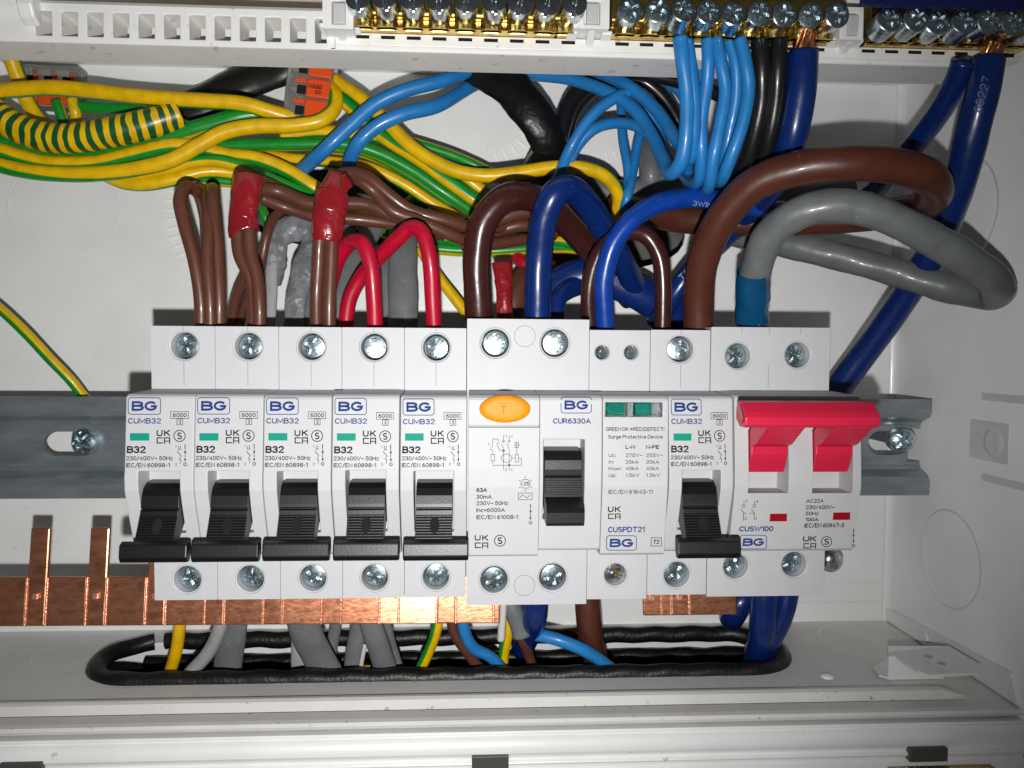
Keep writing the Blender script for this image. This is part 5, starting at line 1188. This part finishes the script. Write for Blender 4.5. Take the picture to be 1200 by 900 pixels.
# ---- cables leaving through the floor slot
GF = 'cables leaving through the slot in the enclosure floor'
def down(label, w_, m_, pts, cat='cable', **kw): return wire(label, w_, m_, pts, cat=cat, name='cable', group=GF, **kw)
down('yellow wire leftmost in the floor slot', 14, 'pvc_yellow', [(214, 690, -24), (211, 730, -26), (207, 760, -30), (198, 792, -34), (190, 815, -36)])
down('pale grey round cable beside the yellow wire in the floor slot', 16, 'pvc_pale_grey', [(268, 690, -26), (258, 735, -28), (244, 765, -32), (222, 790, -34), (205, 815, -36)])
down('flat grey cable dropping straight beside the pale grey one', 33, 'pvc_dark_grey', [(275, 690, -34), (273, 735, -36), (268, 770, -38), (266, 800, -40), (264, 830, -42)], flat=.4, lump=.02)
down('flat grey cable slanting right in the left half of the slot', 38, 'pvc_dark_grey', [(350, 690, -26), (357, 735, -28), (370, 765, -32), (386, 795, -34), (396, 825, -36)], flat=.4, lump=.02)
down('grey cable edge showing behind the slanting flat one', 22, 'pvc_pale_grey', [(352, 725, -42), (352, 760, -42), (352, 800, -42)], flat=.5)
down('thin grey cable behind, right of the slanting flat one', 14, 'pvc_dark_grey', [(398, 690, -46), (394, 730, -46), (388, 765, -46), (386, 810, -46)], flat=.6)
down('left of the two grey cables crossing in an inverted V', 22, 'pvc_dark_grey', [(424, 690, -36), (421, 735, -38), (415, 770, -38), (412, 815, -38)], flat=.5)
down('right of the two grey cables crossing in an inverted V', 27, 'pvc_dark_grey', [(428, 690, -30), (436, 735, -30), (446, 765, -32), (454, 792, -34), (460, 825, -36)], flat=.5, lump=.02)
down('narrow grey cable leaning right of the inverted V', 13, 'pvc_dark_grey', [(448, 690, -38), (453, 735, -38), (462, 768, -40), (472, 800, -40)], flat=.5)
down('short yellow wire stub low between the grey cables', 10, 'pvc_yellow', [(429, 780, -34), (429, 792, -34), (429, 806, -36)])
down('thin white core slanting between the grey cables', 5, 'white_pvc', [(428, 755, -33), (424, 775, -34), (420, 800, -36)])
down('green and yellow wire slanting left in the middle of the slot', 13, E_, [(516, 700, -26), (512, 735, -28), (503, 762, -32), (490, 790, -34), (482, 812, -36)], phase=30)
down('brown wire slanting right in the middle of the slot', 13, BR, [(528, 700, -32), (532, 740, -34), (548, 765, -36), (566, 790, -38), (578, 812, -38)])
down('light blue wire with an S bend in the middle of the slot', 14, LB, [(542, 700, -24), (544, 738, -26), (556, 760, -30), (575, 770, -32), (592, 790, -34), (602, 812, -36)])
down('green and yellow wire beside the thin white stub in the slot', 13, E_, [(596, 700, -34), (595, 740, -36), (590, 770, -38), (588, 812, -40)], phase=35)
down('thin white stub hanging above the slot', 9, 'white_pvc', [(590, 705, -24), (588, 735, -25), (587, 750, -26)])
down('short pale grey cable end under the wide device', 22, 'pvc_grey', [(590, 690, -28), (600, 712, -27), (610, 738, -27), (612, 746, -27)], flat=.8)
down('brown wire leaving the short pale grey cable end', 12, BR, [(606, 730, -30), (612, 748, -32), (622, 775, -36), (632, 805, -38)])
down('dark blue cable stub bulging under the wide device', 29, DB, [(628, 680, -24), (628, 705, -22), (627, 722, -24), (622, 738, -32), (612, 760, -44)])
down('light blue wire running diagonally right above the slot', 15, LB, [(590, 735, -40), (620, 742, -32), (655, 750, -28), (690, 765, -28), (715, 783, -30), (735, 800, -34)])
down('thick brown cable with a white scuff left of the short busbar', 30, 'pvc_tail_brown', [(688, 690, -32), (689, 715, -32), (692, 745, -34), (698, 775, -38), (706, 812, -42)])
down('thick dark blue cable dropping straight under the main switch', 31, DB, [(896, 680, -26), (895, 710, -26), (893, 740, -28), (888, 765, -34), (884, 800, -42)])
down('dark blue cable slanting under the right side of the main switch', 27, DB, [(925, 680, -30), (918, 715, -30), (906, 742, -32), (888, 772, -36), (872, 808, -42)])
down('dark blue cable bend beside the short busbar piece', 30, DB, [(880, 690, -40), (866, 708, -38), (858, 722, -42), (862, 715, -60)])
# ---- rubber edging round the floor slot
pts = [Vector((*slotpt(t0, 0.6), ZF-.2)) for t0 in [(-0.045-.93*i/84) % 1 for i in range(0)]]
n_ = 430; order = []
t_start = None
best = min(range(1000), key=lambda i: (Vector(slotpt(i/1000))-Vector((floorpt(188, 748).x, floorpt(188, 748).y))).length)/1000
pts = [Vector((*slotpt(best-i/n_*0.993-.004, 0.8), ZF+.1+.25*math.sin(i*.5))) for i in range(n_+1)]
gr = tube('edging_strip', pts, lambda t: 2.95, 'rubber', lump=.025, seg=16, per=3, facing=Vector((0, 0, 1)))
tag(gr, 'black rubber edging strip fitted round the cable slot in the enclosure floor', 'rubber edging')
pts = [Vector((*slotpt(best-.02-i/n_*0.5, 0.4), ZF-6.2+.3*math.sin(i*.6))) for i in range(n_+1)]
pts = [Vector((x, -DW-5, ZF-11+.2*math.sin(x*.3))) for x in [sl[0]+4+i*(srt[0]-sl[0]-6)/60 for i in range(61)]]
gr = tube('edging_strip', pts, 2.8, 'rubber', lump=.06, seg=16, per=3, facing=Vector((0, 0, 1)))
tag(gr, 'second black rubber strip just under the slot in the enclosure floor', 'rubber edging')

# ============================================================ lever connectors
def lever_connector(label, u, v, d, rot, n, front=True, scale=1.0):
    t = thing('lever_connector', label, 'wire connector', tuple(V(0, 0, 0)), group='clear lever connectors with orange levers')
    c = P(u, v, d); t.location = c*S; t.rotation_euler = (0, R(rot), 0)
    scale *= 1.13; w_, h_ = 13.5*scale, 6.0*n*scale/1.0
    bm = bmesh.new(); prism(bm, [(-4, -h_/2), (-4, h_/2), (2.6, h_/2), (3.4, h_/2-1), (3.4, -h_/2+1), (2.6, -h_/2)], -w_/2, w_/2)
    link('housing', bm, 'clear_amber', t, bevel=.5)
    for i in range(n):
        z = -h_/2+h_*(i+.5)/n; bm = bmesh.new()
        box(bm, -.4, w_/2-.3, 3.45, 4.9, z-h_/n*.44, z+h_/n*.46); lv = link('lever', bm, 'orange_lever', t, bevel=.5)
        bm = bmesh.new(); box(bm, -w_/2+3.2, -.6, 3.45, 4.4, z+h_/n*.22, z+h_/n*.44); link('lever_tab', bm, 'orange_lever', lv, bevel=.2)
        bm = bmesh.new(); box(bm, -w_/2+3.8, -.7, 1.0, 3.5, z-h_/n*.3, z+h_/n*.15); link('clamp', bm, 'void_black', t, bevel=.3)
        bm = bmesh.new(); box(bm, -w_/2+1, w_/2-2, -2, -.5, z-.9, z+.9); link('contact_strip', bm, 'screw_steel', t, bevel=.2)
    if front:
        for s, x0, x1, z0, z1, b in (('WAGO', .1, 4.7, -.2, 1.3, .03), ('221', 2.4, 4.8, -1.8, -.6, .02)):
            bm = bmesh.new(); write(bm, s, x0, x1, z0, z1, .2, lambda x, z: V(x, 4.96, z))
            link('printing', bm, 'ink_black', t, weld=False)
    return t
mat('clear_amber', (0.75, 0.74, 0.70), 0.12, trans=.85); mat('orange_lever', hexc(222, 74, 14), 0.35)
lever_connector('clear lever connector with three orange levers below the carrier, right of the black cable', 364, 108, -43, 6, 3)
lever_connector('clear lever connector half hidden behind the thick yellow earth wire at the left', 64, 104, -58, 92, 3, front=False, scale=.92)

# ============================================================ folded bracket on the floor at the right
br = thing('steel_bracket', 'folded pale steel bracket with two holes standing on the enclosure floor', 'bracket')
base = floorpt(1075, 797)
bm = bmesh.new(); x0, x1 = floorpt(1040, 797).x, floorpt(1106, 797).x; yb = base.y
hb = 8.2
for q in (((x0, yb, ZF+.3), (x1, yb, ZF+.3), (x1, yb+.0, ZF+hb-2.4), (x0, yb, ZF+hb)),):
    bm.faces.new([bm.verts.new(Vector(t)) for t in q])
o = link('upright', bm, 'painted_steel', br); o.modifiers.new('s', 'SOLIDIFY').thickness = 1.0*S
T0 = Vector((x0, yb, ZF+hb))
def tp(u, v, z): return floorpt(u, v, z)
bm = bmesh.new()
topq = [tp(1040, 757, ZF+hb+1.0), tp(1112, 757, ZF+hb+1.0), tp(1148, 778, ZF+hb+1.0), tp(1146, 788, ZF+hb+.6), tp(1088, 791, ZF+hb), tp(1075, 786, ZF+hb), tp(1041, 764, ZF+hb)]
bm.faces.new([bm.verts.new(v) for v in topq]); o = link('top_plate', bm, 'painted_steel', br); o.modifiers.new('s', 'SOLIDIFY').thickness = .9*S
for u, v in ((1088, 772), (1103, 780)):
    c = tp(u, v, ZF+hb+1.0); bm = bmesh.new(); cyl(bm, c+Vector((0, 0, .5)), (0, 0, 1), 1.25, .12, 20); link('hole', bm, 'cover_plastic', br)
bm = bmesh.new(); q = [floorpt(1022, 784, ZF), floorpt(1040, 775, ZF), floorpt(1040, 797, ZF), floorpt(1030, 794, ZF)]
bm.faces.new([bm.verts.new(v+Vector((0, 0, .35))) for v in q]); o = link('foot', bm, 'painted_steel', br); o.modifiers.new('s', 'SOLIDIFY').thickness = .6*S
# small rivet head in the floor, left of the bracket
c = floorpt(969, 793); bm = bmesh.new(); bmesh.ops.create_uvsphere(bm, u_segments=20, v_segments=10, radius=2.2); bmesh.ops.scale(bm, vec=(1, 1, .5), verts=bm.verts); bmesh.ops.translate(bm, vec=c, verts=bm.verts)
link('rivet', bm, 'painted_steel', enc, smooth=True, weld=False)

# ---- put each one-mesh thing's origin at its own base
for o in list(C.objects):
    if o.type == 'MESH' and o.parent is None and not o.children and o.location.length < 1e-9 and o.get('kind') != 'structure':
        vs = [v.co for v in o.data.vertices]
        c = Vector((sum(v.x for v in vs)/len(vs), sum(v.y for v in vs)/len(vs), min(v.z for v in vs)))
        o.data.transform(Matrix.Translation(-c)); o.location = c
for o in C.objects:
    if o.get('label') and len(o['label'].split()) > 16: print('LONG', o['label'])
